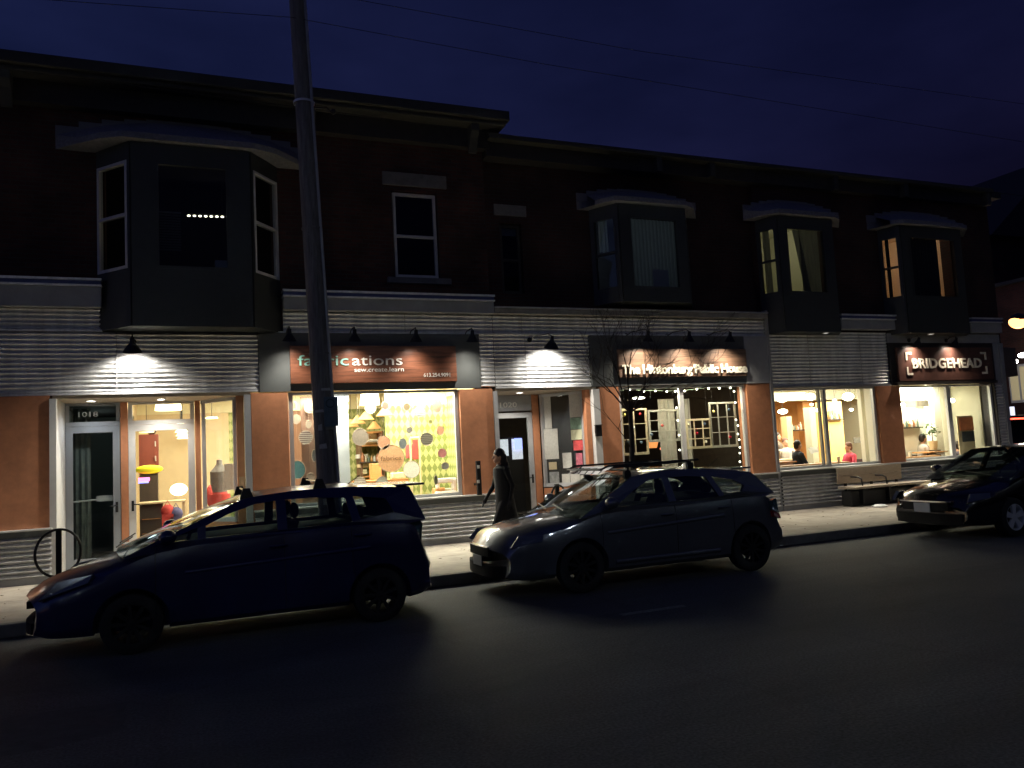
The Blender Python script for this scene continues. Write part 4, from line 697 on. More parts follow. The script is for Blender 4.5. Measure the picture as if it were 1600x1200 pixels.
def hsash(px0, px1, py0, py1, rows, cols, label, m=SASHM, y=14.86, fw=.045):
    a = at(px0, (py0+py1)/2, y); b = at(px1, (py0+py1)/2, y); z1 = at((px0+px1)/2, py0, y).z; z0 = at((px0+px1)/2, py1, y).z; x0, x1 = a.x, b.x
    t = thing('old_window', ((x0+x1)/2, y, z0), label, 'window frame', 'old sash frames hung in the pub window')
    f = MB(); f.box(x0, x0+fw, y-.015, y+.015, z0, z1); f.box(x1-fw, x1, y-.015, y+.015, z0, z1); f.box(x0+fw, x1-fw, y-.015, y+.015, z0, z0+fw*1.2); f.box(x0+fw, x1-fw, y-.015, y+.015, z1-fw, z1); f.build('frame', m, t, bevel=.003)
    g = MB()
    for r_ in range(1, rows): zz = z0+(z1-z0)*r_/rows; g.box(x0+fw, x1-fw, y-.010, y+.010, zz-.010, zz+.010)
    for c in range(1, cols): xx = x0+(x1-x0)*c/cols; g.box(xx-.014, xx+.014, y-.008, y+.008, z0+fw, z1-fw)
    g.build('muntins', m, t); h = MB(); h.tube([(x0+.1, y, z1), (x0+.1, y, 3.35)], .003, n=4); h.tube([(x1-.1, y, z1), (x1-.1, y, 3.35)], .003, n=4); h.build('hanging_wire', BLK, t)
hsash(971, 1012, 638, 711, 3, 2, 'two-column cream sash frame at the far left of the pub window'); hsash(1013, 1061, 640, 690, 3, 3, 'thin grey sash frame left of the pub window mullion', SASHD)
hsash(1072, 1112, 654, 701, 3, 3, 'smaller cream nine-pane sash frame right of the pub window mullion'); hsash(1109, 1151, 628, 699, 3, 3, 'taller pale nine-pane sash frame at the right of the pub window', SASHD)
for k, (px, py, c, lb) in enumerate(((976, 648, (.6, .55, .15), 'yellow bauble in the top left pane of the far left sash'), (1000, 647, (.55, .03, .04), 'red bauble in the top right pane of the far left sash'), (990, 669, (.45, .48, .48), 'silver bauble in the middle of the far left sash'),
    (1002, 691, (.18, .26, .34), 'blue bauble in the bottom right pane of the far left sash'), (981, 691, (.05, .06, .07), 'dark bauble in the bottom left pane of the far left sash'), (1035, 665, (.55, .10, .08), 'red bauble in the thin grey sash'), (1018, 679, (.2, .26, .33), 'blue bauble at the lower left of the thin grey sash'),
    (1076, 664, (.7, .62, .42), 'pale gold bauble in the top left pane of the nine-pane sash'), (1101, 662, (.15, .2, .3), 'dark blue bauble in the top right pane of the nine-pane sash'), (1089, 677, (.5, .02, .05), 'red bauble in the centre pane of the smaller nine-pane sash'),
    (1103, 690, (.7, .66, .5), 'pale bauble in the bottom right pane of the smaller nine-pane sash'), (1115, 643, (.75, .65, .25), 'yellow bauble in the top left pane of the taller sash'), (1139, 640, (.16, .24, .34), 'blue bauble in the top right pane of the taller sash'), (1141, 683, (.55, .03, .05), 'red bauble in the bottom right pane of the taller sash'))):
    p = at(px, py, 14.80); mb = MB(); mb.ball(p, .032, 12, 9); mb.tube([p+Vector((0, 0, .03)), p+Vector((0, 0, .12))], .002, n=3); tag(mb.build('bauble', M('bauble_%d' % k, c, .25, .3, emit=.06, ecol=c), None, smooth=True, loc=p), lb, 'bauble', 'baubles hung in the sash panes')
t = thing('string_lights', (10, 14.68, 3.0), 'string of small white bulbs framing the pub window', 'lights'); SB = M('string_bulb', (1, .95, .8), .5, emit=9, ecol=(1, .93, .75))
rows_ = [[(967, 612), (984, 608.6), (1006, 611.5), (1024, 611), (1042, 612), (1055, 611.5), (1070, 611), (1089, 608.5), (1107, 607), (1124, 607), (1141, 606), (1147, 611.5), (1149, 629), (1150, 656), (1153, 665), (1153, 678), (1155, 687), (1156, 699), (1156, 708), (1156, 721.5), (1158, 730)], [(1055, 611.5), (1057, 637), (1059, 657), (1061, 680), (1062, 703), (1067, 727)], [(967, 612), (967, 629)]]
seen = set()
for rr in rows_:
    P3 = [at(x, y, 14.68) for x, y in rr]; MB().tube([p+Vector((0, .01, .015)) for p in P3], .003, n=4).build('cord', M('cord_green', (.03, .05, .03), .7), t)
    for q in rr:
        if q in seen: continue
        seen.add(q); MB().ball(at(*q, 14.68), (.020, .018, .018), 8, 6).build('bulb', SB, t)
for k, (px, lb) in enumerate(((985, 'small round pub table behind the far left sash frame'), (1090, 'small round pub table behind the smaller nine-pane sash'), (1135, 'small round pub table at the right end of the pub window'))):
    p = at(px, 740, 16.2+.3*k); t = thing('pub_table', (p.x, p.y, .17), lb, 'table', 'pub tables'); MB().lathe([(.35, 0), (.35, .03)], (p.x, p.y, 1.15), (0, 0, 1), 20).build('table_top', WOODO, t); MB().tube([(p.x, p.y, .17), (p.x, p.y, 1.15)], .03).build('leg', BLK, t)
p = at(1020, 700, 17); tag(MB().lathe([(.10, 0), (.16, .2), (.15, .2), (.09, 0)], (p.x, p.y, p.z), (0, 0, 1), 14, closed=True).build('wall_lamp', M('amber_glow', (.8, .3, .1), .6, emit=1.2, ecol=(1, .35, .1)), None, loc=p), 'dim amber lamp glowing under the thin grey sash frame', 'lamp')
p = at(1034, 701, 16.9); tag(MB().ball(p, (.05, .05, .035), 10, 7).build('wall_lamp', M('red_glow', (.9, .15, .1), .6, emit=3, ecol=(1, .25, .15)), None, loc=p), 'small red candle glow right of the amber lamp in the pub', 'lamp')
# bar seen through door 1020
t = thing('beer_fridge', (6.6, 19.8, .17), 'brightly lit white fridge front seen through door 1020', 'fridge'); p0, p1 = at(776, 705, 19), at(818, 705, 19); zt_, zb_ = at(797, 686, 19).z, at(797, 712, 19).z
MB().box(p0.x, p1.x, 19.0, 19.5, .17, zt_+.05).build('cabinet', BLK, t); FRG = M('fridge_glow', (.55, .55, .55), .5, emit=.8, ecol=(.9, .93, 1), var=.5, vs=9)
MB().box(p0.x+.05, (p0.x+p1.x)/2-.05, 18.985, 18.998, zb_, zt_).build('lit_front', FRG, t); MB().box((p0.x+p1.x)/2+.05, p1.x-.03, 18.985, 18.998, zb_-.1, zt_).build('lit_front', FRG, t)
p = at(810, 692, 18.9); tag(MB().box(p.x-.10, p.x+.10, 18.9, 18.93, p.z-.16, p.z+.12).build('beer_sign', M('sign_blue', (.1, .15, .8), .5, emit=3, ecol=(.25, .3, 1)), None, loc=p, bevel=.01), 'small blue glowing sign seen through door 1020', 'sign')
# ================================================================== cafe interior
OLIVE = M('olive_wall', (.36, .34, .24), .8); CAFO = M('cafe_orange', (.55, .24, .07), .7, var=.06); CAFW = M('cafe_white', (.75, .72, .60), .7)
room(C, 12.5, 19.68, 14.9, 20.8, .17, 3.25, OLIVE, CAFO, OLIVE, M('cafe_ceiling', (.45, .38, .22), .8), FLOORI)
bx('ceiling_beam', OLIVE, C, 12.5, 19.68, 18.4, 18.8, 2.85, 3.245); bx('ceiling_beam', M('beam_orange', (.6, .3, .08), .7), C, 12.5, 19.68, 16.4, 16.6, 3.12, 3.245)
def col(px0, px1, y, z0, z1, m, nm='column', T=C, dy=.25): a, b = at(px0, 680, y), at(px1, 680, y); return bx(nm, m, T, a.x, b.x, y, y+dy, z0, z1)
col(1258, 1274, 18.9, .17, 2.84, CAFO); col(1231, 1239, 18.3, .17, 2.4, M('column_peach', (.75, .50, .25), .7)); col(1268, 1277, 17.5, .17, 2.6, OLIVE); col(1294, 1319, 17.6, .17, 2.75, M('column_yellow', (.80, .52, .16), .7), dy=.4)
col(1350, 1370, 15.05, .17, 3.24, CAFW, dy=.12); col(1404, 1448, 15.95, .17, 2.42, CAFW, dy=.1); col(1404, 1462, 15.98, 2.62, 3.24, CAFW, dy=.1); col(1463, 1474, 15.8, .17, 3.24, CAFW, dy=.3)
area((15.3, 17.2, 3.1), (15.3, 17.2, 0), 520, (1, .90, .72), 3.4, 3, 'cafe_ceiling_light'); area((18.2, 16.6, 3.1), (18.4, 17.2, 0), 480, (1, .94, .80), 2.0, 2.4, 'cafe_ceiling_light')
spot((18.0, 15.3, 2.9), (18.35, 16.2, 1.8), 60, (1, .88, .6), 100, .7, .1, 'wall_wash'); spot((16.5, 15.4, 3.0), (17.4, 17.6, 1.0), 60, (1, .85, .5), 90, .7, .1, 'wall_wash')
GLOBE = M('globe_glow', (1, .95, .8), .5, emit=30, ecol=(1, .9, .65))
for k, (px, py, Y, r_, lb) in enumerate(((1222, 622, 16.2, .13, 'left big glowing globe in the left cafe window'), (1266, 620, 16.5, .115, 'middle big glowing globe in the left cafe window'), (1325, 620, 16.0, .13, 'big glowing globe in the right half of the left cafe window'), (1223, 643, 17.6, .12, 'oval glowing lamp below the left globe'),
    (1278, 641, 17.4, .055, 'right one of two small bulbs by the mullion of the left cafe window'), (1271, 642, 17.8, .04, 'left one of two small bulbs by the mullion of the left cafe window'), (1268, 632, 17.6, .04, 'tiny bulb above the two small bulbs by the mullion'), (1304, 626, 17.2, .05, 'small flower-shaped bulb top left of the yellow column'), (1330, 640, 18.0, .05, 'small bulb before the white wall of the left cafe window'),
    (1523, 637, 15.8, .055, 'small pendant at the right of the right cafe window'), (1487, 626, 15.5, .07, 'pendant right of the white mullion in the right cafe window'), (1410, 633, 16.0, .07, 'pendant at the left edge of the right cafe window'), (1532, 616, 15.4, .05, 'top right small pendant in the right cafe window'))):
    p = at(px, py, Y); t = thing('pendant_lamp', p, lb, 'lamp', 'glowing lamps in the cafe'); MB().ball(p, (r_*1.15, r_, r_*(.8 if k != 3 else .55)), 16, 10).build('globe', GLOBE, t, smooth=True); MB().tube([p, (p.x, p.y, 3.24)], .006, n=5).build('cord', BLK, t)
# menu boards, pictures, plants
t = thing('framed_picture', at(1510, 662, 15.0), 'square orange picture on a pale board in the right cafe window', 'picture'); a, b = at(1500, 662, 15.0), at(1521, 662, 15.0); z1, z0 = at(1510, 652, 15.0).z, at(1510, 672.5, 15.0).z
MB().box(a.x-.07, b.x+.02, 15.025, 15.05, 1.0, z1+.04).build('board', CREAM, t); MB().box(a.x, b.x, 15.00, 15.023, z0, z1).build('canvas', M('canvas_orange', (.62, .19, .07), .7, var=.3, vs=5), t)
a, b = at(1504, 682, 14.97), at(1523, 682, 14.97); tag(MB().box(a.x, b.x, 14.97, 14.99, at(1514, 690, 14.97).z, at(1514, 674, 14.97).z).build('chalkboard', M('chalkboard', (.04, .045, .045), .8, var=.5, vs=20), None, loc=a, bevel=.005), 'black chalkboard below the orange picture in the right cafe window', 'board')
t = thing('potted_plant', at(1458, 680, 15.6), 'leafy green plant in front of the bright wall in the right cafe window', 'plant'); p = at(1456, 675, 15.6); LEAF = M('leaf_green', (.10, .16, .05), .6, var=.3)
mb = MB()
for k in range(90):
    a_ = random.uniform(0, 2*pi); e_ = random.uniform(-.6, 1.3); r_ = random.uniform(.05, .26); c = p+Vector((cos(a_)*r_*cos(e_), sin(a_)*r_*cos(e_), sin(e_)*r_)); d = Vector((random.uniform(-1, 1), random.uniform(-1, 1), random.uniform(-.6, .6))).normalized()*.07; u = d.cross(Vector((0, 0, 1))).normalized()*.03
    mb.add([c-d, c+u, c+d, c-u], [(0, 1, 2, 3)])
mb.build('leaves', LEAF, t); mb = MB(); mb.lathe([(.09, 0), (.13, .24), (.12, .24), (.08, .02)], (p.x, p.y, p.z-.48), (0, 0, 1), 14, closed=True); mb.build('pot', CREAM, t); MB().tube([(p.x, p.y, p.z-.26), p], .012).build('stem', DBRN, t); bx('plant_stand', DBRN, t, p.x-.12, p.x+.12, p.y-.12, p.y+.12, .17, p.z-.482)
tag(MB().box(at(1431, 620, 15.9).x, at(1450, 620, 15.9).x, 15.9, 15.93, 2.44, 2.60).build('menu_board', M('menu_dark', (.12, .10, .07), .7, var=.5, vs=8), None, loc=at(1440, 620, 15.9)), 'dark menu board high on the back of the right cafe window', 'board')
a, b = at(1334, 688, 17.2), at(1349, 688, 17.2); tag(MB().box(a.x, b.x, 17.2, 17.23, a.z-.08, a.z+.08).build('framed_print', M('print_dark', (.10, .09, .07), .7, var=.6, vs=14), None, loc=a), 'small dark framed print above the person in pink', 'picture')
a, b = at(1202, 665, 18.5), at(1212, 665, 18.5); tag(MB().box(a.x, b.x, 18.5, 18.55, 1.6, 2.35).build('coffee_cabinet', M('cab_dark', (.05, .055, .05), .5), None, loc=a), 'dark tall cabinet at the left edge of the left cafe window', 'cabinet')
# furniture
def ctable(px, Y, lb, z=.92, w_=.55):
    p = at(px, 720, Y); t = thing('cafe_table', (p.x, p.y, .17), lb, 'table', 'cafe tables'); bx('table_top', WOODO, t, p.x-w_/2, p.x+w_/2, p.y-.3, p.y+.3, z-.03, z); MB().tube([(p.x, p.y, .17), (p.x, p.y, z-.03)], .03).build('leg', BLK, t); bx('foot', BLK, t, p.x-.2, p.x+.2, p.y-.2, p.y+.2, .171, .19)
    return p
ctable(1216, 15.5, 'cafe table before the left sitter with a white paper on it', 1.22, .6); ctable(1300, 15.6, 'cafe table between the mullion and the person in pink', 1.12); ctable(1452, 15.5, 'cafe table before the man in the pale shirt', 1.22, .7)
def chair(loc, ang, lb, m=DBRN, h=.98):
    t = thing('cafe_chair', loc, lb, 'chair', 'cafe chairs'); T = frame(loc, ang)
    def ob(nm, x0, x1, y0, y1, z0, z1):
        mb = MB(); mb.add([T(x, y, z) for x in (x0, x1) for y in (y0, y1) for z in (z0, z1)], [(0, 1, 3, 2), (4, 6, 7, 5), (0, 4, 5, 1), (2, 3, 7, 6), (0, 2, 6, 4), (1, 5, 7, 3)]); mb.build(nm, m, t, bevel=.01)
    ob('seat', -.2, .24, -.22, .22, .40, .44); ob('backrest', -.27, -.22, -.23, .23, .45, h)
    for x in (-.18, .18):
        for y in (-.19, .19): ob('leg', x-.02, x+.02, y-.02, y+.02, 0, .398)
CL = [('p', 0)]
W1 = M('shirt_dark', (.03, .04, .06), .9); W2 = M('shirt_pink', (.60, .07, .12), .9); W3 = M('shirt_pale', (.50, .46, .42), .9); W4 = M('coat_purple', (.09, .075, .10), .9); JN = M('jeans', (.05, .07, .12), .9); W5 = M('shirt_brown', (.16, .12, .09), .9)
q = at(1246, 702, 15.7); sitter((q.x, 15.7, .17), R(-12), 'dark-haired person in a dark top reading a newspaper in the left cafe window', W1, JN, HAIRD, lean=.0, seat=.62); chair((q.x-.02, 15.7, .17), R(-12), 'dark cafe chair under the newspaper reader', h=.9)
pp = at(1268, 708, 15.6); mb = MB(); mb.add([(pp.x-.24, 15.35, pp.z-.02), (pp.x+.02, 15.5, pp.z+.02), (pp.x+.02, 15.6, pp.z+.15), (pp.x-.24, 15.45, pp.z+.12), (pp.x+.27, 15.62, pp.z), (pp.x+.27, 15.7, pp.z+.14)], [(0, 1, 2, 3), (1, 4, 5, 2)]); o = mb.build('newspaper', PAPER, None, loc=pp); o.modifiers.new('s', 'SOLIDIFY').thickness = .004; tag(o, 'open white newspaper held by the dark-haired reader', 'newspaper')
q = at(1339, 705, 15.5); sitter((q.x, 15.7, .17), R(170), 'person in a pink top seated at the right of the left cafe window', W2, JN, M('hair_auburn', (.12, .05, .03), .7), lean=.05, seat=.50); chair((q.x, 15.7, .17), R(170), 'dark cafe chair under the person in pink')
q = at(1438, 695, 15.9); sitter((q.x, 15.9, .17), R(-15), 'man in a pale shirt leaning over a table in the right cafe window', W3, JN, HAIRD, lean=.08, arms='t', seat=.60); chair((q.x-.05, 15.9, .17), R(-15), 'dark cafe chair under the man in the pale shirt')
q = at(1502, 712, 15.4); sitter((q.x, 15.4, .17), R(80), 'person in a dark purple coat with their back to the right cafe window', W4, JN, HAIRD, lean=.10, seat=.35); chair((q.x, 15.4, .17), R(80), 'brown cafe chair under the person in the purple coat', m=BRN)
q = at(1213, 672, 18.0)
def stander(loc, ang, label, top, hair):
    t = thing('person', loc, label, 'person', 'people standing in the cafe'); T = frame(loc, ang); b = Body()
    b.limb([T(0, 0, .95), T(0, 0, 1.15), T(0, 0, 1.38)], [.15, .14, .15], 0); b.limb([T(0, -.17, 1.42), T(0, .17, 1.42)], [.065, .065], 0); b.limb([T(0, 0, 1.44), T(.01, 0, 1.56)], [.055, .05], 2); head(b, T, (.02, 0, 1.65), 2)
    for s_ in (-1, 1):
        b.limb([T(0, s_*.09, .93), T(.02, s_*.10, .5), T(0, s_*.10, .09)], [.10, .07, .045], 1); b.limb([T(-.02, s_*.1, .04), T(.16, s_*.11, .03)], [.04, .03], 1)
        b.limb([T(0, s_*.2, 1.41), T(.03, s_*.25, 1.15), T(.22, s_*.16, 1.08)], [.052, .042, .03], 0); hand(b, T, (.22, s_*.16, 1.08), (1, 0, 0), 2, -s_)
    b.done('body', [top, JN, SKIN], t, .014); MB().ball(T(0, 0, 1.70), (.094, .09, .09), 12, 8).build('hair', hair, t, smooth=True); return t
stander((q.x, 18, .17), R(-60), 'barista in brown standing far back at the left of the left cafe window', W5, HAIRD); q = at(1226, 676, 17.5); stander((q.x, 17.5, .0), R(-110), 'barista in a pale apron standing nearer the counter of the left cafe window', W3, M('hair_auburn'))
t = thing('cafe_counter', (15, 17, .17), 'brown service counter at the left of the left cafe window', 'counter'); a, b = at(1196, 715, 16.9), at(1240, 715, 16.9); bx('counter_front', BRN, t, a.x, b.x, 16.9, 17.35, .17, 1.18); bx('counter_top', CREAM, t, a.x-.02, b.x+.02, 16.87, 17.38, 1.183, 1.22)
tag(MB().box(at(1206, 712, 15.4).x, at(1219, 712, 15.4).x, 15.40, 15.42, at(1212, 719, 15.4).z+.02, at(1212, 704, 15.4).z).build('laptop', CAFW, None, loc=at(1212, 715, 15.4), bevel=.004), 'white open laptop screen at the lower left corner of the left cafe window', 'laptop')
tag(MB().lathe([(.12, 0), (.12, .02), (.0, .02)], (at(1468, 712, 15.3).x, 15.3, 1.17), (0, -.3, 1), 16).build('plate', WHT, None, loc=(18.5, 15.3, 1.1)), 'white plate on the table in the right cafe window', 'plate')

def jars(T_px0, T_px1, py, Y, n, label, group):
    a, b_ = at(T_px0, py, Y), at(T_px1, py, Y); t = thing('wall_shelf', a, label, 'shelf'); bx('board', DBRN, t, a.x-.05, b_.x+.05, Y-.02, Y+.22, a.z-.03, a.z)
    cols = [(.30, .12, .05), (.45, .40, .30), (.10, .14, .10), (.40, .22, .08), (.5, .5, .48)]
    for k in range(n):
        x = a.x+(b_.x-a.x)*(k+.5)/n; h = random.uniform(.12, .24); r_ = random.uniform(.028, .045); c = cols[k % 5]
        MB().lathe([(r_, 0), (r_, h*.6), (r_*.4, h*.78), (r_*.4, h), (0, h)], (x, Y+.08, a.z+.002), (0, 0, 1), 12).build('bottle', M('bottle_%d' % (k % 5), c, .25), t, smooth=True)
jars(1238, 1256, 672, 18.7, 7, 'small shelf of bottles before the orange wall of the left cafe window', 'b'); jars(1298, 1316, 655, 17.5, 6, 'high shelf of bottles on the yellow column of the left cafe window', 'b'); jars(1412, 1440, 668, 15.85, 8, 'shelf of jars on the white wall of the right cafe window', 'b')
jars(1088, 1150, 672, 19.8, 12, 'long shelf of bottles at the back of the pub', 'b'); jars(566, 598, 722, 19.3, 7, 'row of spools on the open shelf of the fabric shop', 'b')
for k, (px, lb) in enumerate(((1288, 'paper coffee cup at the left end of the left cafe window sill'), (1312, 'paper coffee cup near the middle of the left cafe window sill'), (1425, 'paper coffee cup on the sill of the right cafe window'))):
    p = at(px, 722, 14.95); z0 = 1.14 if k < 2 else 1.14; t = thing('window_counter', (p.x, 14.95, .17), lb.replace('paper coffee cup', 'narrow window counter'), 'counter') if k != 1 else None
    if t: x0, x1 = ((12.6, 14.9), 0, (16.5, 18.0))[k]; bx('counter_top', WOODO, t, x0, x1, 14.88, 15.12, z0-.04, z0-.002); bx('bracket', BLK, t, x0+.1, x0+.14, 14.89, 15.1, z0-.2, z0-.042)
    tag(MB().lathe([(.032, 0), (.042, .12), (.044, .125), (0, .13)], (p.x, 14.98, z0), (0, 0, 1), 14).build('coffee_cup', CAFW, None, smooth=True, loc=(p.x, 14.98, z0)), lb, 'cup', 'coffee cups')
for k, (px, py, w_, h_, c, lb) in enumerate(((642, 705, .22, .30, (.35, .08, .08), 'dark red quilt square pinned on the argyle wall'), (698, 762, .3, .10, (.55, .5, .4), 'pile of pale fabric on the low table at the right of the bright window'), (688, 768, .22, .12, (.5, .25, .1), 'folded orange fabric on the low table at the right of the bright window'), (633, 762, .28, .12, (.6, .5, .35), 'folded cream fabric under the white hoop'))):
    p = at(px, py, 16.6 if k == 0 else 15.45); z = p.z if k in (0,) else (1.034+h_/2 if k < 3 else 1.383+h_/2); y = p.y
    if k == 3: y = 15.9
    tag(MB().box(p.x-w_/2, p.x+w_/2, y, y+(.03 if k == 0 else .2), z-h_/2, z+h_/2).build('fabric', M('fabric_%d' % k, c, .9, var=.3, vs=20), None, loc=(p.x, y, z), bevel=.015), lb, 'fabric')
# ================================================================== cars
TYRE = RUB; RIMD = M('rim_dark', (.02, .02, .022), .5, .4); RIMA = M('rim_alloy', (.75, .77, .80), .35, .3); DKP = M('dark_plastic', (.015, .015, .016), .5)
HL = M('headlight_lens', (.10, .11, .13), .10, .2, coat=1); TL = M('taillight_lens', (.35, .02, .02), .15, coat=1); TLC = M('taillight_clear', (.05, .10, .10), .12, .2, coat=1); PLATE = M('plate_white', (.42, .44, .47), .6); CHR = M('chrome', (.6, .6, .62), .15, 1)
INTK = M('intake_black', (.004, .004, .004), .95); INT = M('car_interior', (.02, .02, .022), .9)
def lerp_tab(tab, x):
    if x <= tab[0][0]: return tab[0][1]
    for (a, va), (b, vb) in zip(tab, tab[1:]):
        if x <= b: t = (x-a)/(b-a); return va+(vb-va)*t
    return tab[-1][1]
def smooth_tab(tab, x, w_=.06): return sum(lerp_tab(tab, x+k*w_) for k in (-1.5, -.75, 0, .75, 1.5))/5
def wheel(car, cx, cy, r_, side, rim, spokes, wd=.2):
    wl = part('wheel', car); s_ = side; yo = cy; ax = (0, s_, 0)
    MB().lathe([(r_*.68, 0), (r_*.9, .0), (r_*.985, -.02), (r_, -.05), (r_, -wd+.05), (r_*.985, -wd+.02), (r_*.9, -wd), (r_*.68, -wd)], (cx, yo, r_), ax, 40, closed=True).build('tyre', TYRE, wl, smooth=True)
    mb = MB(); mb.lathe([(r_*.68, -.005), (r_*.64, -.005), (r_*.61, -.06), (r_*.61, -wd+.01), (r_*.68, -wd+.01)], (cx, yo, r_), ax, 40, closed=True)
    mb.lathe([(0, -.015), (r_*.14, -.018), (r_*.16, -.05), (r_*.14, -.10)], (cx, yo, r_), ax, 20)
    for k in range(spokes):
        a = 2*pi*k/spokes+.3; d = Vector((cos(a), 0, sin(a))); u = Vector((-sin(a), 0, cos(a))); c = Vector((cx, yo, r_)); q = lambda l, wv, y: c+d*l+u*wv+Vector((0, s_*y, 0))
        w0, w1 = (.032, .05) if spokes <= 6 else (.016, .02)
        mb.add([q(.02, -w0, -.02), q(.02, w0, -.02), q(r_*.63, w1, -.012), q(r_*.63, -w1, -.012), q(.02, -w0, -.055), q(.02, w0, -.055), q(r_*.63, w1, -.05), q(r_*.63, -w1, -.05)], [(0, 1, 2, 3), (7, 6, 5, 4), (0, 4, 5, 1), (1, 5, 6, 2), (2, 6, 7, 3), (3, 7, 4, 0)])
    mb.build('rim', rim, wl); MB().lathe([(0, -.11), (r_*.4, -.11), (r_*.4, -.13)], (cx, yo, r_), ax, 20).build('brake_disc', DKP, wl)
def make_car(name, label, cat, X0, Yc, L, HW, top, plan, glass_side, wheels, rt, roofline, belt, ws, rear, paint, rim, spokes, roofw=.60, zb=.20, shoulder=None, front='', group='cars parked along the kerb'):
    """X0 front bumper (world x; the car points to -X), Yc centre line. top/roofline tables are (x from front, z)."""
    car = thing(name, (X0+L/2, Yc, 0), label, cat, group); n = 56; mb = MB(); K = 21
    xs = [L*(.5-.5*cos(pi*i/n)) for i in range(n+1)]
    def hw(x): return HW*smooth_tab(plan, x, .05)
    def ring(x):
        zt = smooth_tab(top, x, .05); w_ = hw(x); zs = zt-smooth_tab(shoulder, x, .05); zlow = zb+smooth_tab([(0, .05), (.15, .01), (.4, 0), (L-.4, 0), (L-.12, .03), (L, .10)], x, .03)
        h = zs-zlow
        half = [(0, zlow), (w_*.55, zlow), (w_*.90, zlow+.02), (w_*.965, zlow+.07), (w_*.985, zlow+.20*h+.03), (w_*.99, zlow+.45*h), (w_, zlow+.66*h), (w_*.985, zlow+.86*h), (w_*.955, zs-.01), (w_*.86, zs+(zt-zs)*.35), (w_*.45, zs+(zt-zs)*.85), (0, zt)]
        return [Vector((X0+x, Yc+y, z)) for y, z in half]+[Vector((X0+x, Yc-y, z)) for y, z in half[-2:0:-1]]
    rings = [ring(x) for x in xs]; m = len(rings[0])
    # round the nose and tail in plan
    def bulge(i, v):
        x = xs[i]; t = (v.y-Yc)/HW; return v
    vs = [v for r_ in rings for v in r_]; fs = []
    for i in range(n):
        for j in range(m): fs.append((i*m+j, i*m+(j+1) % m, (i+1)*m+(j+1) % m, (i+1)*m+j))
    fs.append(tuple(range(m))[::-1]); fs.append(tuple(n*m+j for j in range(m)))
    # nose and tail curve back at the sides
    for k, v in enumerate(vs):
        x = v.x-X0; t = abs(v.y-Yc)/HW
        if x < .8: v.x += (.8-x)/.8*.30*t**3*(1-x/.8)
        if x > L-.6: v.x -= (x-(L-.6))/.6*.18*t**3
    mb.add(vs, fs); body = mb.build('body', paint, car, smooth=True)
    for wx in wheels:                                        # cut the wheel arches
        cm = MB().lathe([(0, -1.2), (rt+.055, -1.2), (rt+.055, 1.2), (0, 1.2)], (X0+wx, Yc, rt), (0, 1, 0), 40)
        core = MB().lathe([(0, -HW+.27), (rt+.055, -HW+.27), (rt+.055, HW-.27), (0, HW-.27)], (X0+wx, Yc, rt), (0, 1, 0), 40)
        for s_ in (-1, 1):
            cut = MB().lathe([(0, 0), (rt+.055, 0), (rt+.055, .6), (0, .6)], (X0+wx, Yc+s_*(HW-.27), rt), (0, s_, 0), 40).build('cut', paint, None)
            b = body.modifiers.new('b', 'BOOLEAN'); b.operation = 'DIFFERENCE'; b.object = cut; b.solver = 'EXACT'; bpy.context.view_layer.update()
            nm = bpy.data.meshes.new_from_object(body.evaluated_get(bpy.context.evaluated_depsgraph_get())); body.modifiers.clear(); body.data = nm; bpy.data.objects.remove(cut)
    body.data.materials.append(INT)
    for p in body.data.polygons:
        p.use_smooth = True; x = p.center.x+car.location.x-X0
        if p.normal.z > .4 and ws[0][0]+.25 < x < rear[1][0]-.12 and abs(p.center.y) < HW*.93 and p.center.z > .8: p.material_index = 1
    body.data.set_sharp_from_angle(angle=R(35))
    for wx in wheels:
        for s_ in (-1, 1): wheel(car, X0+wx, Yc+s_*(HW-.02), rt, s_, rim, spokes)
        for s_ in (-1, 1):                                   # dark arch lining
            MB().lathe([(rt+.05, 0), (rt+.06, 0), (rt+.06, .24), (rt+.05, .24)], (X0+wx, Yc+s_*(HW-.275), rt), (0, s_, 0), 30, closed=True)
    # ---- greenhouse
    zbel = lambda x: lerp_tab(belt, x); zr = lambda x: smooth_tab(roofline, x, .04)
    A0, A1 = ws; D1, D0 = rear                               # windscreen foot (x,z) / head (x,z); rear head, rear foot
    ztop_ref = max(z for _, z in roofline)
    def yy(x, z, s_, off=0):
        zl = zbel(x); t = max(0, (z-zl))/(ztop_ref-zl); wv = hw(min(x, L-.25))*.955*(1-t)+roofw*t+.012*sin(pi*min(1, t)); return Yc+s_*(wv-off)
    nn = 18; roofx = [A1[0]+(D1[0]-A1[0])*k/nn for k in range(nn+1)]
    outline = [A0]+[(x, zr(x)) for x in roofx]+[D0]+[(x, zbel(x)-.075) for x in [D0[0]+(A0[0]-D0[0])*k/10 for k in range(1, 10)]]
    for s_ in (-1, 1):
        loops = [outline]+[list(w_) for w_ in glass_side]; flat = [p for l in loops for p in l]; tris = tessellate_polygon([[Vector((a, b, 0)) for a, b in l] for l in loops])
        N_ = len(flat); vs = [Vector((X0+a, yy(a, b, s_), b)) for a, b in flat]+[Vector((X0+a, yy(a, b, s_, .045), b)) for a, b in flat]; fs = [tuple(t_) for t_ in tris]+[tuple(N_+i for i in t_)[::-1] for t_ in tris]; o = 0
        for l in loops:
            for i in range(len(l)): j = (i+1) % len(l); fs.append((o+i, o+j, N_+o+j, N_+o+i))
            o += len(l)
        MB().add(vs, fs).build('side_pillars', paint, car)
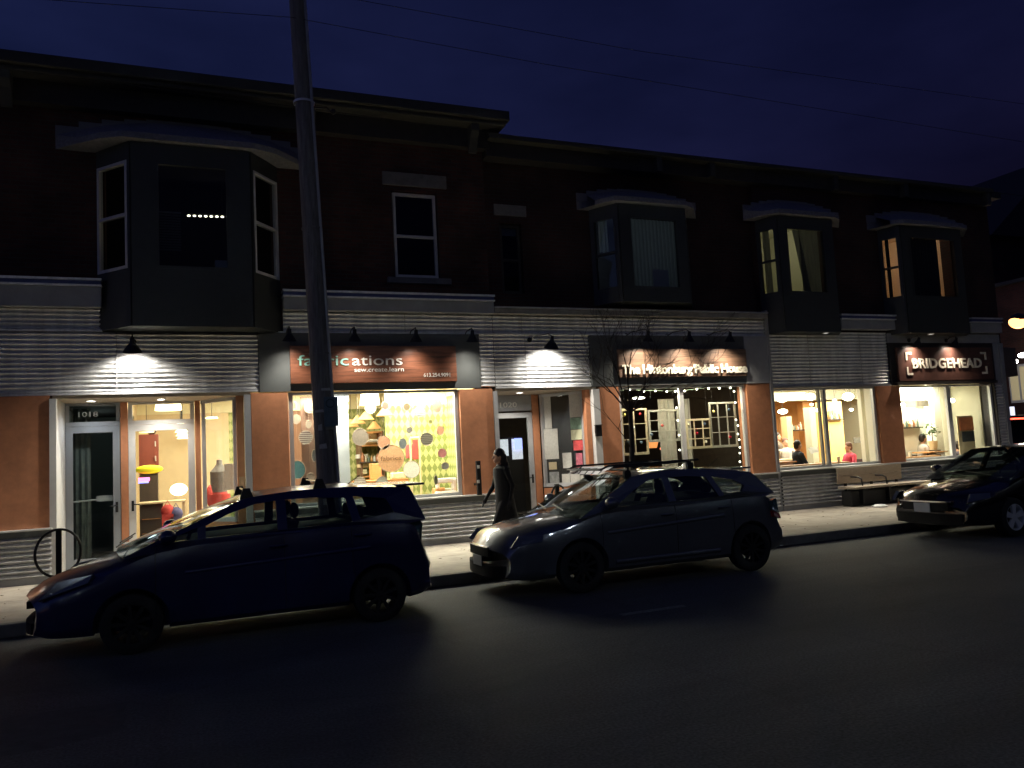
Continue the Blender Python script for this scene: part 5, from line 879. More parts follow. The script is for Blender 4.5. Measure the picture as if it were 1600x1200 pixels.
        for w_ in glass_side:
            tr = tessellate_polygon([[Vector((a, b, 0)) for a, b in w_]]); g = [Vector((X0+a, yy(a, b, s_, .02), b)) for a, b in w_]; k = len(g); g += [v-Vector((0, s_*.004, 0)) for v in g]
            MB().add(g, [tuple(t_) for t_ in tr]+[tuple(k+i for i in t_)[::-1] for t_ in tr]+[(i, (i+1) % k, k+(i+1) % k, k+i) for i in range(k)]).build('side_window', GLC, car)
    def skin(stations, name_, mat, crown=.035, thick=.02, bow=.0):
        M_ = 14; vs = []
        for x, z, bo in stations:
            for j in range(M_+1):
                t = -1+2*j/M_; e = 1-t*t; y = yy(x, z, 1)-Yc; vs.append(Vector((X0+x-bo*e, Yc+t*y, z+crown*e)))
        k = len(vs); vs += [v-Vector((0, 0, thick)) for v in vs]; c = M_+1; S = len(stations); fs = []
        for i in range(S-1):
            for j in range(M_): a = i*c+j; fs += [(a, a+1, a+c+1, a+c), (k+a, k+a+c, k+a+c+1, k+a+1)]
        for j in range(M_): fs += [(j, k+j, k+j+1, j+1), ((S-1)*c+j, (S-1)*c+j+1, k+(S-1)*c+j+1, k+(S-1)*c+j)]
        for i in range(S-1): fs += [(i*c, (i+1)*c, k+(i+1)*c, k+i*c), (i*c+M_, k+i*c+M_, k+(i+1)*c+M_, (i+1)*c+M_)]
        return MB().add(vs, fs).build(name_, mat, car, smooth=True)
    skin([(x, zr(x), 0) for x in roofx], 'roof', paint)
    skin([(A0[0]+(A1[0]-A0[0])*t, A0[1]+(zr(A1[0])-A0[1])*t+.02*sin(pi*t), .10*(1-t)) for t in [k/8 for k in range(9)]], 'windscreen', GLC, crown=.03, thick=.006)
    skin([(D1[0]+(D0[0]-D1[0])*t, zr(D1[0])+(D0[1]-zr(D1[0]))*t+.015*sin(pi*t), -.06) for t in [k/6 for k in range(7)]], 'rear_window', GLC, crown=.02, thick=.006)
    # interior: seats, dash, steering wheel
    sb = top_b = zbel(L*.5)
    for y in (-.36, .36):
        st = MB(); xb = A1[0]+.45; st.add([(X0+xb-.10, Yc+y-.22, .7), (X0+xb-.10, Yc+y+.22, .7), (X0+xb+.08, Yc+y+.20, sb+.10), (X0+xb+.08, Yc+y-.20, sb+.10), (X0+xb+.02, Yc+y-.22, .7), (X0+xb+.02, Yc+y+.22, .7), (X0+xb+.18, Yc+y+.20, sb+.10), (X0+xb+.18, Yc+y-.20, sb+.10)], [(0, 1, 2, 3), (7, 6, 5, 4), (0, 4, 5, 1), (1, 5, 6, 2), (2, 6, 7, 3), (3, 7, 4, 0)])
        st.ball((X0+xb+.15, Yc+y, sb+.21), (.05, .13, .09), 12, 8); st.build('front_seat', INT, car, smooth=False, bevel=.01)
    st = MB(); xb = A1[0]+1.25; st.box(X0+xb, X0+xb+.15, Yc-.6, Yc+.6, .7, sb+.08)
    for y in (-.4, .4): st.ball((X0+xb+.08, Yc+y, sb+.14), (.05, .12, .08), 12, 8)
    st.build('rear_seat', INT, car); sw = MB(); rg = [(X0+A0[0]+.62+.06*sin(a), Yc-.36+.18*cos(a), sb+.02+.17*sin(a)) for a in [2*pi*k/20 for k in range(21)]]; sw.tube(rg, .015, n=6); sw.build('steering_wheel', INT, car)
    # mirrors, handles, door gaps, sills
    for s_ in (-1, 1):
        mx_ = A0[0]+.42; z = zbel(mx_)+.09; y = yy(mx_, z, s_); mm = MB(); mm.ball((X0+mx_, y+s_*.13, z), (.085, .105, .072), 14, 10); mm.tube([(X0+mx_+.02, y-s_*.01, z-.05), (X0+mx_, y+s_*.08, z-.03)], .02); mm.build('wing_mirror', paint, car, smooth=True)
    s_ = -1; xg = [A0[0]+.30, glass_side[-2][0][0]-.04 if len(glass_side) > 2 else A1[0]+.6]; xg.append(wheels[1]-.30)
    for k, x in enumerate(xg):
        gp = MB(); zz = [.30+(zbel(x)-.33)*q/8 for q in range(9)]; pts = []
        for z in zz:
            zs = smooth_tab(top, x)-smooth_tab(shoulder, x); h = zs-zb; f_ = (z-zb)/h; wq = lerp_tab([(0, .9), (.07, .965), (.23, .985), (.45, .99), (.66, 1), (.86, .985), (1, .955)], f_); pts.append((X0+x+(.12*(1-min(1, (z-.3)/.3)) if k == 2 else 0), Yc-hw(x)*wq-.0005, z))
        gp.tube(pts, .0045, n=5); gp.build('door_gap', DKP, car)
    for x in (A1[0]+.28, A1[0]+1.18):
        z = zbel(x)-.13; hb = MB(); y = Yc-hw(x)*.985; hb.tube([(X0+x, y-.005, z), (X0+x+.03, y-.035, z), (X0+x+.15, y-.035, z+.003), (X0+x+.18, y-.005, z)], .012); hb.build('door_handle', paint, car, smooth=True)
    return car, dict(hw=hw, yy=yy, zr=zr, zbel=zbel, X0=X0, Yc=Yc, L=L, HW=HW, top=top)
def nose_panel(car, d, yw, z0, z1, mat, name, out=.004, back=.06, y0=0):    # trim that follows the curve of the nose
    n = 12; vs = []; X, Yc, HW = d['X0'], d['Yc'], d['HW']
    for off in (-out, back):
        for z in (z0, z1):
            for k in range(n+1): y = y0-yw+2*yw*k/n; vs.append((X+.30*(abs(y)/HW)**3+off, Yc+y, z))
    c = n+1; fs = []
    for k in range(n): fs += [(k, k+1, c+k+1, c+k), (2*c+k, 3*c+k, 3*c+k+1, 2*c+k+1), (c+k, c+k+1, 3*c+k+1, 3*c+k), (k, 2*c+k, 2*c+k+1, k+1)]
    fs += [(0, c, 3*c, 2*c), (n, 2*c+n, 3*c+n, c+n)]; return MB().add(vs, fs).build(name, mat, car)
def patch_on(car, quad, mat, name, th=.012):                # raised lens following given corner points
    vs = [Vector(q) for q in quad]; n = (vs[1]-vs[0]).cross(vs[-1]-vs[0]).normalized(); k = len(vs)
    if (n.y > 0): n = -n
    mb = MB(); mb.add([v+n*th for v in vs]+[v-n*.05 for v in vs], [tuple(range(k)), tuple(range(2*k-1, k-1, -1))]+[(i, (i+1) % k, k+(i+1) % k, k+i) for i in range(k)]); return mb.build(name, mat, car, bevel=.006)
BLUE = M('paint_blue', (.005, .008, .060), .32, .0, coat=.7); GREYC = M('paint_grey', (.13, .14, .155), .32, .5, coat=1); BLKC = M('paint_black', (.006, .006, .007), .25, .2, coat=1)
# --- blue hatchback
c1, d1 = make_car('hatchback_car', 'dark blue hatchback with roof rack feet, nearest and leftmost of the parked cars', 'car', -1.50, 9.76, 4.22, .86,
    [(0, .60), (.03, .66), (.10, .71), (.30, .79), (.6, .89), (.9, .985), (1.15, 1.03), (2.3, 1.07), (3.5, 1.10), (4.0, 1.08), (4.10, .98), (4.17, .62), (4.22, .52)], [(0, .80), (.15, .90), (.5, .97), (1.0, 1.0), (3.4, 1.0), (3.9, .985), (4.22, .93)],
    [[(1.28, 1.065), (1.62, 1.075), (1.62, 1.19)], [(1.70, 1.08), (2.42, 1.095), (2.42, 1.405), (2.20, 1.385), (1.92, 1.30), (1.70, 1.20)], [(2.52, 1.10), (3.22, 1.12), (3.17, 1.385), (2.85, 1.41), (2.52, 1.41)], [(3.31, 1.14), (3.70, 1.19), (3.62, 1.35), (3.26, 1.395)]],
    (1.0, 3.5), .295, [(2.0, 1.42), (2.2, 1.465), (2.6, 1.50), (3.2, 1.505), (3.7, 1.475), (4.0, 1.44)], [(.8, 1.00), (1.2, 1.035), (2.4, 1.07), (3.5, 1.12), (3.95, 1.10)], ((.92, .95), (2.05, 1.43)), ((3.93, 1.45), (4.06, 1.08)), BLUE, RIMD, 9,
    shoulder=[(0, .08), (.3, .14), (.8, .14), (1.2, .06), (1.6, .02), (4.1, .02)])
X, Yc = -1.50, 9.76; ys = Yc-.86
patch_on(c1, [(X+.17, ys+.13, .60), (X+.62, ys+.02, .74), (X+.66, ys+.06, .82), (X+.34, ys+.13, .77)], HL, 'headlight', .006); patch_on(c1, [(X+.17, 2*Yc-ys-.13, .60), (X+.62, 2*Yc-ys-.02, .74), (X+.66, 2*Yc-ys-.06, .82), (X+.34, 2*Yc-ys-.13, .77)], HL, 'headlight', .006)
patch_on(c1, [(X+4.03, ys+.09, .72), (X+3.90, ys+.05, .77), (X+3.88, ys+.05, .87), (X+4.00, ys+.10, .81)], TL, 'tail_reflector', .012)
patch_on(c1, [(X+4.00, ys+.10, .82), (X+3.88, ys+.05, .88), (X+3.82, ys+.07, .98), (X+3.97, ys+.13, 1.12), (X+4.04, ys+.15, 1.03)], TLC, 'taillight', .012)
MB().box(X+3.80, X+4.14, Yc-.54, Yc+.54, 1.468, 1.495).build('roof_spoiler', BLUE, c1, bevel=.01); nose_panel(c1, d1, .60, .27, .38, INTK, 'lower_grille'); nose_panel(c1, d1, .22, .47, .54, INTK, 'grille')
for bxx in (.62+1.5, 1.40+1.5):                              # roof rack: bars with feet, parts of the car
    rk = MB(); z = d1['zr'](bxx); rk.tube([(X+bxx, Yc-.56, z+.085), (X+bxx, Yc+.56, z+.085)], .013); rk.build('rack_bar', CHR, c1, smooth=True)
    for s_ in (-1, 1): ft = MB(); yq = Yc+s_*.56; ft.add([(X+bxx-.07, yq-.03, z-.02), (X+bxx+.09, yq-.03, z-.02), (X+bxx+.09, yq+.03, z-.02), (X+bxx-.07, yq+.03, z-.02), (X+bxx-.03, yq-.025, z+.11), (X+bxx+.04, yq-.025, z+.11), (X+bxx+.04, yq+.025, z+.11), (X+bxx-.03, yq+.025, z+.11)], [(0, 1, 2, 3), (7, 6, 5, 4), (0, 4, 5, 1), (1, 5, 6, 2), (2, 6, 7, 3), (3, 7, 4, 0)]); ft.build('rack_foot', DKP, c1)
# --- grey wagon-like hatchback
X, Yc = 3.50, 9.88; ys = Yc-.87
c2, d2 = make_car('hatchback_car', 'dark grey five-door hatchback with a roof basket, parked in the middle', 'car', X, Yc, 4.42, .87,
    [(0, .55), (.03, .66), (.10, .76), (.25, .83), (.6, .90), (1.0, .955), (1.25, .99), (2.5, 1.00), (3.6, 1.04), (4.12, 1.03), (4.27, .93), (4.35, .62), (4.42, .52)], [(0, .80), (.15, .90), (.5, .97), (1.1, 1.0), (3.5, 1.0), (4.0, .96), (4.34, .86)],
    [[(1.60, 1.02), (2.42, 1.035), (2.42, 1.345), (2.22, 1.33), (1.95, 1.22)], [(2.53, 1.035), (3.22, 1.05), (3.12, 1.32), (2.82, 1.345), (2.53, 1.35)], [(3.31, 1.06), (3.62, 1.09), (3.70, 1.17), (3.55, 1.25), (3.22, 1.315)]],
    (1.08, 3.70), .315, [(1.95, 1.38), (2.2, 1.42), (2.6, 1.445), (3.2, 1.43), (3.7, 1.37), (3.95, 1.33)], [(.9, .97), (1.3, .995), (2.4, 1.01), (3.6, 1.05), (4.1, 1.04)], ((1.08, .915), (1.98, 1.385)), ((3.90, 1.35), (4.21, 1.03)), GREYC, RIMD, 10,
    shoulder=[(0, .08), (.3, .12), (.9, .12), (1.3, .05), (1.6, .02), (4.4, .02)])
for s_ in (-1, 1): q = lambda dx, dy, z: (X+dx, Yc+s_*(.87-dy), z); patch_on(c2, [q(.16, .15, .62), q(.55, .03, .68), q(.58, .06, .76), q(.28, .16, .76)], HL, 'headlight', .006)
patch_on(c2, [(X+4.30, ys+.13, .66), (X+4.12, ys+.05, .70), (X+4.10, ys+.05, .79), (X+4.27, ys+.12, .735)], TL, 'tail_reflector', .010)
patch_on(c2, [(X+4.27, ys+.13, .74), (X+4.09, ys+.05, .80), (X+4.09, ys+.06, .93), (X+4.23, ys+.12, .95)], TLC, 'taillight', .010)
nose_panel(c2, d2, .34, .50, .61, INTK, 'grille'); nose_panel(c2, d2, .62, .25, .40, INTK, 'bumper_intake'); MB().box(X-.015, X-.006, Yc-.155, Yc+.155, .37, .50).build('number_plate', PLATE, c2, bevel=.003); nose_panel(c2, d2, .34, .613, .628, CHR, 'grille_trim', out=.01)
MB().box(X+3.7, X+4.05, Yc-.5, Yc+.5, 1.385, 1.41).build('roof_spoiler', GREYC, c2, bevel=.01)
mb = MB()                                                    # side character line
mb.tube([(X+x, Yc-d2['hw'](x)+.022, .70+.11*(x-1.2)/2.4) for x in [1.45+.1*k for k in range(19)]], .030, n=16); mb.build('body_crease', GREYC, c2, smooth=True)
MB().tube([(X+x, Yc-d2['hw'](x)*.985+.018, .34) for x in [1.55+.1*k for k in range(17)]], .032, n=16).build('sill_trim', GREYC, c2, smooth=True)
MB().tube([(-1.5+x, 9.76-d1['hw'](x)+.020, .74+.10*(x-1.2)/2.4) for x in [1.5+.1*k for k in range(20)]], .026, n=16).build('body_crease', BLUE, c1, smooth=True)
for bxx in (1.95, 2.95):
    z = d2['zr'](bxx); MB().tube([(X+bxx, Yc-.60, z+.10), (X+bxx, Yc+.60, z+.10)], .016).build('rack_bar', DKP, c2, smooth=True)
    for s_ in (-1, 1): ft = MB(); yq = Yc+s_*.57; ft.box(X+bxx-.05, X+bxx+.05, yq-.03, yq+.03, z-.02, z+.09); ft.build('rack_foot', DKP, c2, bevel=.01)
for s_ in (-1, 1): MB().tube([(X+1.60, Yc+s_*.50, 1.50), (X+1.72, Yc+s_*.50, 1.545), (X+3.15, Yc+s_*.50, 1.555)], .014).build('rack_rail', DKP, c2, smooth=True)
mb = MB(); mb.tube([(X+1.60, Yc-.5, 1.50), (X+1.60, Yc+.5, 1.50)], .014)
for y in (-.3, -.1, .1, .3): mb.tube([(X+1.62, Yc+y, 1.505), (X+3.1, Yc+y, 1.53)], .008)
mb.build('rack_basket', DKP, c2, smooth=True); MB().add([(X+1.58, Yc-.48, 1.44), (X+1.58, Yc+.48, 1.44), (X+1.82, Yc+.48, 1.535), (X+1.82, Yc-.48, 1.535)], [(0, 1, 2, 3)]).build('rack_fairing', CHR, c2)
# --- black saloon at the right edge
X, Yc = 11.40, 9.86; ys = Yc-.87
c3, d3 = make_car('saloon_car', 'black four-door saloon with five-spoke alloy wheels cut by the right edge of the photo', 'car', X, Yc, 4.5, .87,
    [(0, .52), (.03, .62), (.12, .72), (.3, .80), (.7, .88), (1.1, .945), (1.3, .98), (2.5, .99), (3.6, 1.02), (4.1, 1.03), (4.42, .99), (4.47, .62), (4.5, .52)], [(0, .78), (.15, .89), (.5, .97), (1.1, 1.0), (3.6, 1.0), (4.1, .96), (4.5, .85)],
    [[(1.50, 1.00), (2.50, 1.02), (2.50, 1.34), (2.28, 1.325), (1.95, 1.20)], [(2.60, 1.02), (3.32, 1.04), (3.20, 1.24), (2.95, 1.33), (2.60, 1.345)], [(3.40, 1.05), (3.62, 1.08), (3.36, 1.20)]],
    (1.05, 3.75), .315, [(2.0, 1.39), (2.3, 1.42), (2.6, 1.435), (3.0, 1.42), (3.3, 1.37)], [(1.0, .965), (1.3, .985), (2.4, 1.00), (3.6, 1.03), (4.1, 1.04)], ((1.08, .905), (2.08, 1.39)), ((3.25, 1.375), (4.0, 1.04)), BLKC, RIMA, 5,
    shoulder=[(0, .08), (.3, .12), (.9, .12), (1.3, .05), (1.6, .02), (4.6, .02)])
for s_ in (-1, 1): q = lambda dx, dy, z: (X+dx, Yc+s_*(.87-dy), z); patch_on(c3, [q(.15, .16, .60), q(.52, .03, .66), q(.56, .06, .74), q(.26, .18, .74)], HL, 'headlight', .006)
nose_panel(c3, d3, .50, .603, .625, CHR, 'grille_trim', out=.012); MB().box(X-.03, X-.016, Yc-.155, Yc+.155, .44, .59).build('number_plate', PLATE, c3, bevel=.003); nose_panel(c3, d3, .63, .25, .42, INTK, 'lower_grille'); nose_panel(c3, d3, .44, .47, .60, INTK, 'grille')
# ================================================================== utility pole, sign, wires
t = thing('utility_pole', (1.85, 11.2, .15), 'tall weathered wooden utility pole between the blue hatchback and the wooden shop sign', 'pole')
PB, PT = Vector((1.875, 11.2, .15)), Vector((1.56, 11.2, 10.6)); POLEM = M('pole_wood', (.19, .175, .155), .9, var=.45, vs=5, stretch=(6, 6, .6), bump=.8, bs=20)
pts = [PB.lerp(PT, k/14) for k in range(15)]; MB().tube(pts, [.155-.05*k/14 for k in range(15)], n=20).build('shaft', POLEM, t, smooth=True)
q = PB.lerp(PT, .645); MB().lathe([(.140, 0), (.148, .0), (.148, .03), (.140, .03)], q, (0, 0, 1), 20, closed=True).build('steel_band', GALV, t); mb = MB(); mb.box(PT.x-.9, PT.x+.9, 11.05, 11.14, 9.9, 10.02); mb.build('crossarm', POLEM, t)
mb = MB(); c = PB.lerp(PT, .64); mb.tube([c+Vector((.12, -.02, 0)), c+Vector((.30, -.05, .02)), c+Vector((.38, -.05, -.05))], .012); mb.ball(c+Vector((.40, -.05, -.03)), .04, 8, 6); mb.build('wire_bracket', BLK, t)
a, b = at(508, 620, 10.95), at(527, 666, 10.95); ps = thing('parking_sign', (a.x, 10.95, b.z), 'small dark parking sign plate strapped to the wooden utility pole', 'sign')
MB().box(a.x-.02, b.x+.02, 10.95, 10.957, b.z, a.z).build('plate', M('sign_plate', (.10, .15, .18), .5, var=.3), ps, bevel=.002)
cc = at(516, 630, 10.94); rg = [(cc.x+.055*cos(2*pi*k/20), 10.945, cc.z+.055*sin(2*pi*k/20)) for k in range(21)]; mb = MB(); mb.tube(rg, .007, n=5); mb.build('ring_symbol', M('sign_ink', (.02, .05, .06), .5), ps)
def wire(pxs, Y, label, r_=.0045):
    P = [at(x, y, Y) for x, y in pxs]; a, b = P[0], P[-1]; pts = []; d0 = (P[1]-P[0])/(P[1].x-P[0].x); d1_ = (P[-1]-P[-2])/(P[-1].x-P[-2].x)
    P = [P[0]-d0*14]+P+[P[-1]+d1_*20]
    for i in range(len(P)-1):
        for k in range(8): pts.append(P[i].lerp(P[i+1], k/8))
    pts.append(P[-1]); o = MB().tube(pts, r_, n=5).build('overhead_wire', RUB, None, loc=P[1]); tag(o, label, 'wire', 'overhead wires'); return o
wire([(80, 0), (455, 27), (850, 100), (1250, 165)], 11.1, 'lower overhead wire crossing behind the top of the utility pole'); wire([(560, 0), (1000, 80), (1400, 135)], 11.3, 'upper overhead wire running over the right half of the sky')
wire([(795, 211), (1000, 238), (1300, 272)], 13.9, 'thin cable running just above the eave of the middle building', .006)
# ================================================================== bare street tree
random.seed(11)
t = thing('bare_tree', (6.9, 11.6, .15), 'small leafless street tree in front of the pub sign', 'tree'); BARK = M('bark', (.035, .028, .022), .9, var=.3)
tm = MB(); base = Vector((6.86, 11.6, .15)); fork = at(984, 640, 11.6)
tm.tube([base, Vector((6.88, 11.6, 1.2)), Vector((6.93, 11.6, 1.9)), fork], [.055, .048, .042, .034], n=10); tm.build('trunk', BARK, t, smooth=True)
br = MB()
def grow(p, d, ln, r_, depth):
    pts = [p]; rs = [r_]; q = p.copy()
    for k in range(4):
        d = (d+Vector((random.gauss(0, .10), random.gauss(0, .10), random.gauss(.03, .07)))).normalized(); q = q+d*ln/4; pts.append(q); rs.append(max(.0028, r_*(1-.16*(k+1))))
        if depth and k in (1, 2, 3) :
            for _ in range(1 if k < 3 else random.choice((1, 2))):
                a = Vector((random.gauss(0, 1), random.gauss(0, .8), random.gauss(.1, .6))); a = (d*1.1+a.normalized()*.75).normalized(); grow(q.copy(), a, ln*random.uniform(.50, .75), rs[-1]*.72, depth-1)
    br.tube(pts, rs, n=5 if depth < 2 else 7)
for tx_, ty_ in ((905, 530), (950, 505), (1000, 490), (1050, 515), (1085, 545), (930, 560), (1030, 560)):
    tg = at(tx_, ty_, 11.6+random.uniform(-.4, .4)); dd = tg-fork; grow(fork+Vector((0, 0, -.05)), dd.normalized(), dd.length*.62, .018, 3)
f2 = Vector((6.90, 11.6, 1.75)); tg = at(935, 622, 11.5); dd = tg-f2; grow(f2, dd.normalized(), dd.length*.8, .010, 1)
br.build('branches', BARK, t)
# ================================================================== bike racks, ash bin, bench
def ringpost(p, label, top, rr, rot=0, z0=.15):
    t = thing('bike_rack', (p.x, p.y, z0), label, 'bike rack', 'ring and post bike racks'); mb = MB(); mb.box(p.x-.032, p.x+.032, p.y-.032, p.y+.032, z0, top); mb.build('post', BLK, t, bevel=.006); MB().box(p.x-.08, p.x+.08, p.y-.08, p.y+.08, z0, z0+.012).build('base_plate', BLK, t)
    c = Vector((p.x, p.y, top-.30)); rg = [c+Vector((rr*cos(a)*cos(rot), -.045+rr*cos(a)*sin(rot), rr*1.08*sin(a))) for a in [2*pi*k/32 for k in range(33)]]; MB().tube(rg, .016, n=8, cap=False).build('ring', BLK, t, smooth=True)
p = at(92, 860, 11.6); ringpost(p, 'black ring and post bike rack on the sidewalk left of the blue hatchback', 1.14, .27, .5); p = at(871, 780, 11.9); ringpost(p, 'black ring and post bike rack behind the bonnet of the grey hatchback', 1.24, .26, .6)
p = at(747, 745, 14.3); t = thing('ash_bin', (p.x, 14.3, 1.02), 'slim black ash bin with two white stickers on the pilaster left of door 1020', 'ash bin'); MB().box(p.x-.04, p.x+.045, 14.24, 14.31, 1.02, at(747, 720, 14.3).z).build('casing', BLK, t, bevel=.008); MB().box(p.x-.02, p.x+.02, 14.311, 14.499, 1.2, 1.24).build('wall_mount', BLK, t)
for py in (729, 752): q = at(748, py, 14.22); MB().box(q.x-.03, q.x+.025, 14.228, 14.238, q.z-.035, q.z+.025).build('sticker', WHT, t, bevel=.004)
t = thing('bench', (15.1, 14.1, .15), 'pale wooden bench with a plank backrest under the left cafe window', 'bench'); BW = M('bench_wood', (.50, .42, .31), .6, var=.15, stretch=(1, 5, 5))
MB().box(13.95, 15.95, 14.31, 14.35, .66, .84).build('back_plank', BW, t, bevel=.006); MB().box(13.95, 15.95, 14.30, 14.34, .845, 1.02).build('back_plank', BW, t, bevel=.006); MB().box(13.92, 16.4, 13.80, 14.04, .55, .60).build('seat', BW, t, bevel=.006); MB().box(13.92, 16.4, 14.05, 14.29, .55, .60).build('seat', BW, t, bevel=.006)
for x in (14.2, 15.0, 15.8):
    mb = MB(); mb.box(x, x+.06, 13.84, 14.28, .20, .548); mb.box(x, x+.06, 14.353, 14.39, .20, .98); mb.build('support', BLK, t, bevel=.004)
for x in (14.35, 15.10): mb = MB(); mb.tube([(x, 14.30, .80), (x, 14.1, .80), (x, 14.0, .76), (x, 13.98, .60)], .018); mb.build('armrest', BLK, t, smooth=True)
mb = MB(); mb.box(13.95, 16.3, 13.95, 14.25, .16, .50); mb.build('under_bench_shade', M('shade_black', (.02, .02, .02), .7), t, bevel=.03)  # black block stands in for the shade under the seat
tag(MB().lathe([(.16, 0), (.16, .03), (.10, .06), (0, .06)], (14.25, 13.45, .151), (0, 0, 1), 20).build('dog_bowl', GALV, None, smooth=True, loc=(14.25, 13.45, .15)), 'round metal dish on the sidewalk in front of the bench', 'dish')
# ================================================================== pedestrian
loc = (4.86, 12.3, .15); t = thing('person', loc, 'person with long dark hair in a long black coat walking left past door 1020', 'person'); T = frame(loc, pi); b = Body()     # local +x = walking direction (-X)
b.limb([T(0, 0, .92), T(.01, 0, 1.12), T(.02, 0, 1.34)], [.135, .12, .13], 0); b.limb([T(.02, -.155, 1.37), T(.02, .155, 1.37)], [.055, .055], 0); b.limb([T(.02, 0, 1.38), T(.045, 0, 1.50)], [.05, .046], 2); head(b, T, (.065, 0, 1.575), 2)
b.limb([T(0, .085, .9), T(.20, .085, .50)], [.095, .062], 1); b.limb([T(.20, .085, .50), T(.30, .085, .11)], [.06, .036], 1); b.limb([T(.29, .085, .07), T(.46, .085, .06)], [.042, .028], 1)
b.limb([T(0, -.085, .9), T(-.10, -.085, .48)], [.095, .062], 1); b.limb([T(-.10, -.085, .48), T(-.38, -.085, .18)], [.06, .036], 1); b.limb([T(-.40, -.085, .15), T(-.30, -.085, .045)], [.04, .028], 1)
for s_, e, w_ in ((1, (-.08, .20, 1.10), (-.02, .20, .88)), (-1, (.10, -.20, 1.10), (.24, -.17, .92))):
    b.limb([T(.02, s_*.18, 1.36), T(*e)], [.05, .04], 0); b.limb([T(*e), T(*w_)], [.04, .026], 0); d = Vector(w_)-Vector(e); hand(b, T, w_, tuple(d.normalized()), 1, s_)
COAT = M('coat_black', (.010, .010, .012), .9, bump=.3, bs=25)
b.done('body', [COAT, M('trousers_black', (.012, .012, .015), .9), SKIN], t, .008, 3)
def shell(rings_, name_, mat):                              # open garment: list of (cx,cy,z,rx,ry)
    n = 22; mb = MB(); vs = []
    for off in (0, -.012):
        for cx, cy, z, rx, ry in rings_: vs += [T(cx+(rx+off)*cos(2*pi*j/n)*(1+.03*sin(5*2*pi*j/n)), cy+(ry+off)*sin(2*pi*j/n), z) for j in range(n)]
    k = len(rings_); fs = []
    for L_ in range(2):
        for i in range(k-1):
            for j in range(n): a = L_*k*n+i*n+j; c = L_*k*n+i*n+(j+1) % n; fs.append((a, c, c+n, a+n))
    for i in (0, k-1):
        for j in range(n): a = i*n+j; c = i*n+(j+1) % n; fs.append((a, c, k*n+c, k*n+a))
    return mb.add(vs, fs).build(name_, mat, t, smooth=True)
shell([(.02, 0, 1.43, .075, .09), (.02, 0, 1.39, .13, .19), (.02, 0, 1.30, .14, .20), (.01, 0, 1.15, .135, .19), (0, 0, 1.0, .14, .18), (-.01, 0, .85, .155, .18), (-.02, 0, .65, .18, .18), (-.03, 0, .50, .20, .18)], 'long_coat', COAT)
hm = MB(); hm.ball(T(.045, 0, 1.62), (.098, .092, .105), 16, 12); hm.limb = None
hm.ball(T(-.01, 0, 1.52), (.075, .088, .14), 14, 10); hm.ball(T(-.055, 0, 1.36), (.06, .10, .17), 14, 10); hm.build('hair', HAIRD, t, smooth=True)
# ================================================================== across the side street
D = thing('corner_building', (34, 24, .15), 'dark brick building across the side street with one lit window', 'building')
wall_open(MB(), 19, 30, .15, 7.5, 0, .3, [(20.9, 22.3, 2.6, 4.3)])
mb = MB(); mb.box(31.5, 44, 19.5, 34, .15, 7.55); mb.build('wall', BRICKA, D); bx('cornice', CORN, D, 31.3, 44.2, 19.3, 34.2, 7.553, 7.7)
bx('window_frame', WHT, D, 31.46, 31.499, 21.55, 22.45, 2.7, 4.25); LITW = M('lit_window', (.6, .5, .25), .6, emit=.22, ecol=(1, .85, .5)); bx('lit_pane', LITW, D, 31.445, 31.459, 21.65, 21.95, 2.8, 4.15); bx('lit_pane', LITW, D, 31.445, 31.459, 22.05, 22.38, 2.8, 4.15)
E_ = thing('gabled_house', (50, 37, .15), 'tall dark house with a sloping roof far behind at the right edge', 'house')
MB().box(44.5, 58, 32, 44, .15, 13.0).build('wall', BRICKB, E_); mb = MB(); mb.add([(44, 31.5, 13), (58.5, 31.5, 13), (58.5, 44.5, 13), (44, 44.5, 13), (51, 31.5, 18.5), (51, 44.5, 18.5)], [(0, 1, 4), (1, 2, 5, 4), (2, 3, 5), (3, 0, 4, 5), (0, 3, 2, 1)]); mb.build('roof', DKW, E_)
def streetlamp(p, label, col, e, power, r_=.22, side=1, h=None):
    t = thing('street_lamp', (p.x+side*1.2, p.y, .15), label, 'street lamp', 'street lamps'); MB().tube([(p.x+side*1.2, p.y, .15), (p.x+side*1.2, p.y, p.z-.2), (p.x+side*.9, p.y, p.z+.25), (p.x, p.y, p.z+.2)], [.08, .06, .04, .035], n=10).build('pole', BLK, t, smooth=True)
    MB().lathe([(.05, r_*1.1), (r_*.9, r_*.7), (r_*1.05, r_*.2), (r_, .16)], p, (0, 0, 1), 16).build('cap', BLK, t, smooth=True); MB().ball(p, (r_*1.2, r_, r_*.85), 16, 10).build('globe', M('lamp_%s' % label[:6].replace(' ', '_'), col, .5, emit=e, ecol=col), t, smooth=True); point(p-Vector((0, 0, r_*1.3)), power, col, .15, 'street_light')
streetlamp(at(1591, 503, 19), 'orange glowing street lamp across the side street', (1, .40, .14), 4, 14, .28, side=3.4)
p = at(1583, 565, 20.5); t = thing('wall_lamp', p, 'larger white glowing lamp under the orange street lamp', 'lamp', 'white lamps across the side street'); MB().ball(p, (.17, .17, .11), 14, 8).build('globe', M('white_glow', (1, 1, 1), .5, emit=14, ecol=(1, .98, .92)), t, smooth=True); MB().obox(p+Vector((0, 0, .1)), p+Vector((2.2, .2, .35)), .04, .04).build('arm', BLK, t); point(p+Vector((-.1, 0, -.3)), 40, NEUT, .1, 'wall_light')
p = at(1598, 555, 20.0); t = thing('wall_lamp', p, 'white lamp cut by the right edge above the larger one', 'lamp', 'white lamps across the side street'); MB().ball(p, (.16, .16, .09), 14, 8).build('globe', M('white_glow'), t, smooth=True); MB().obox(p+Vector((0, 0, .1)), p+Vector((1.6, .2, .35)), .04, .04).build('arm', BLK, t)
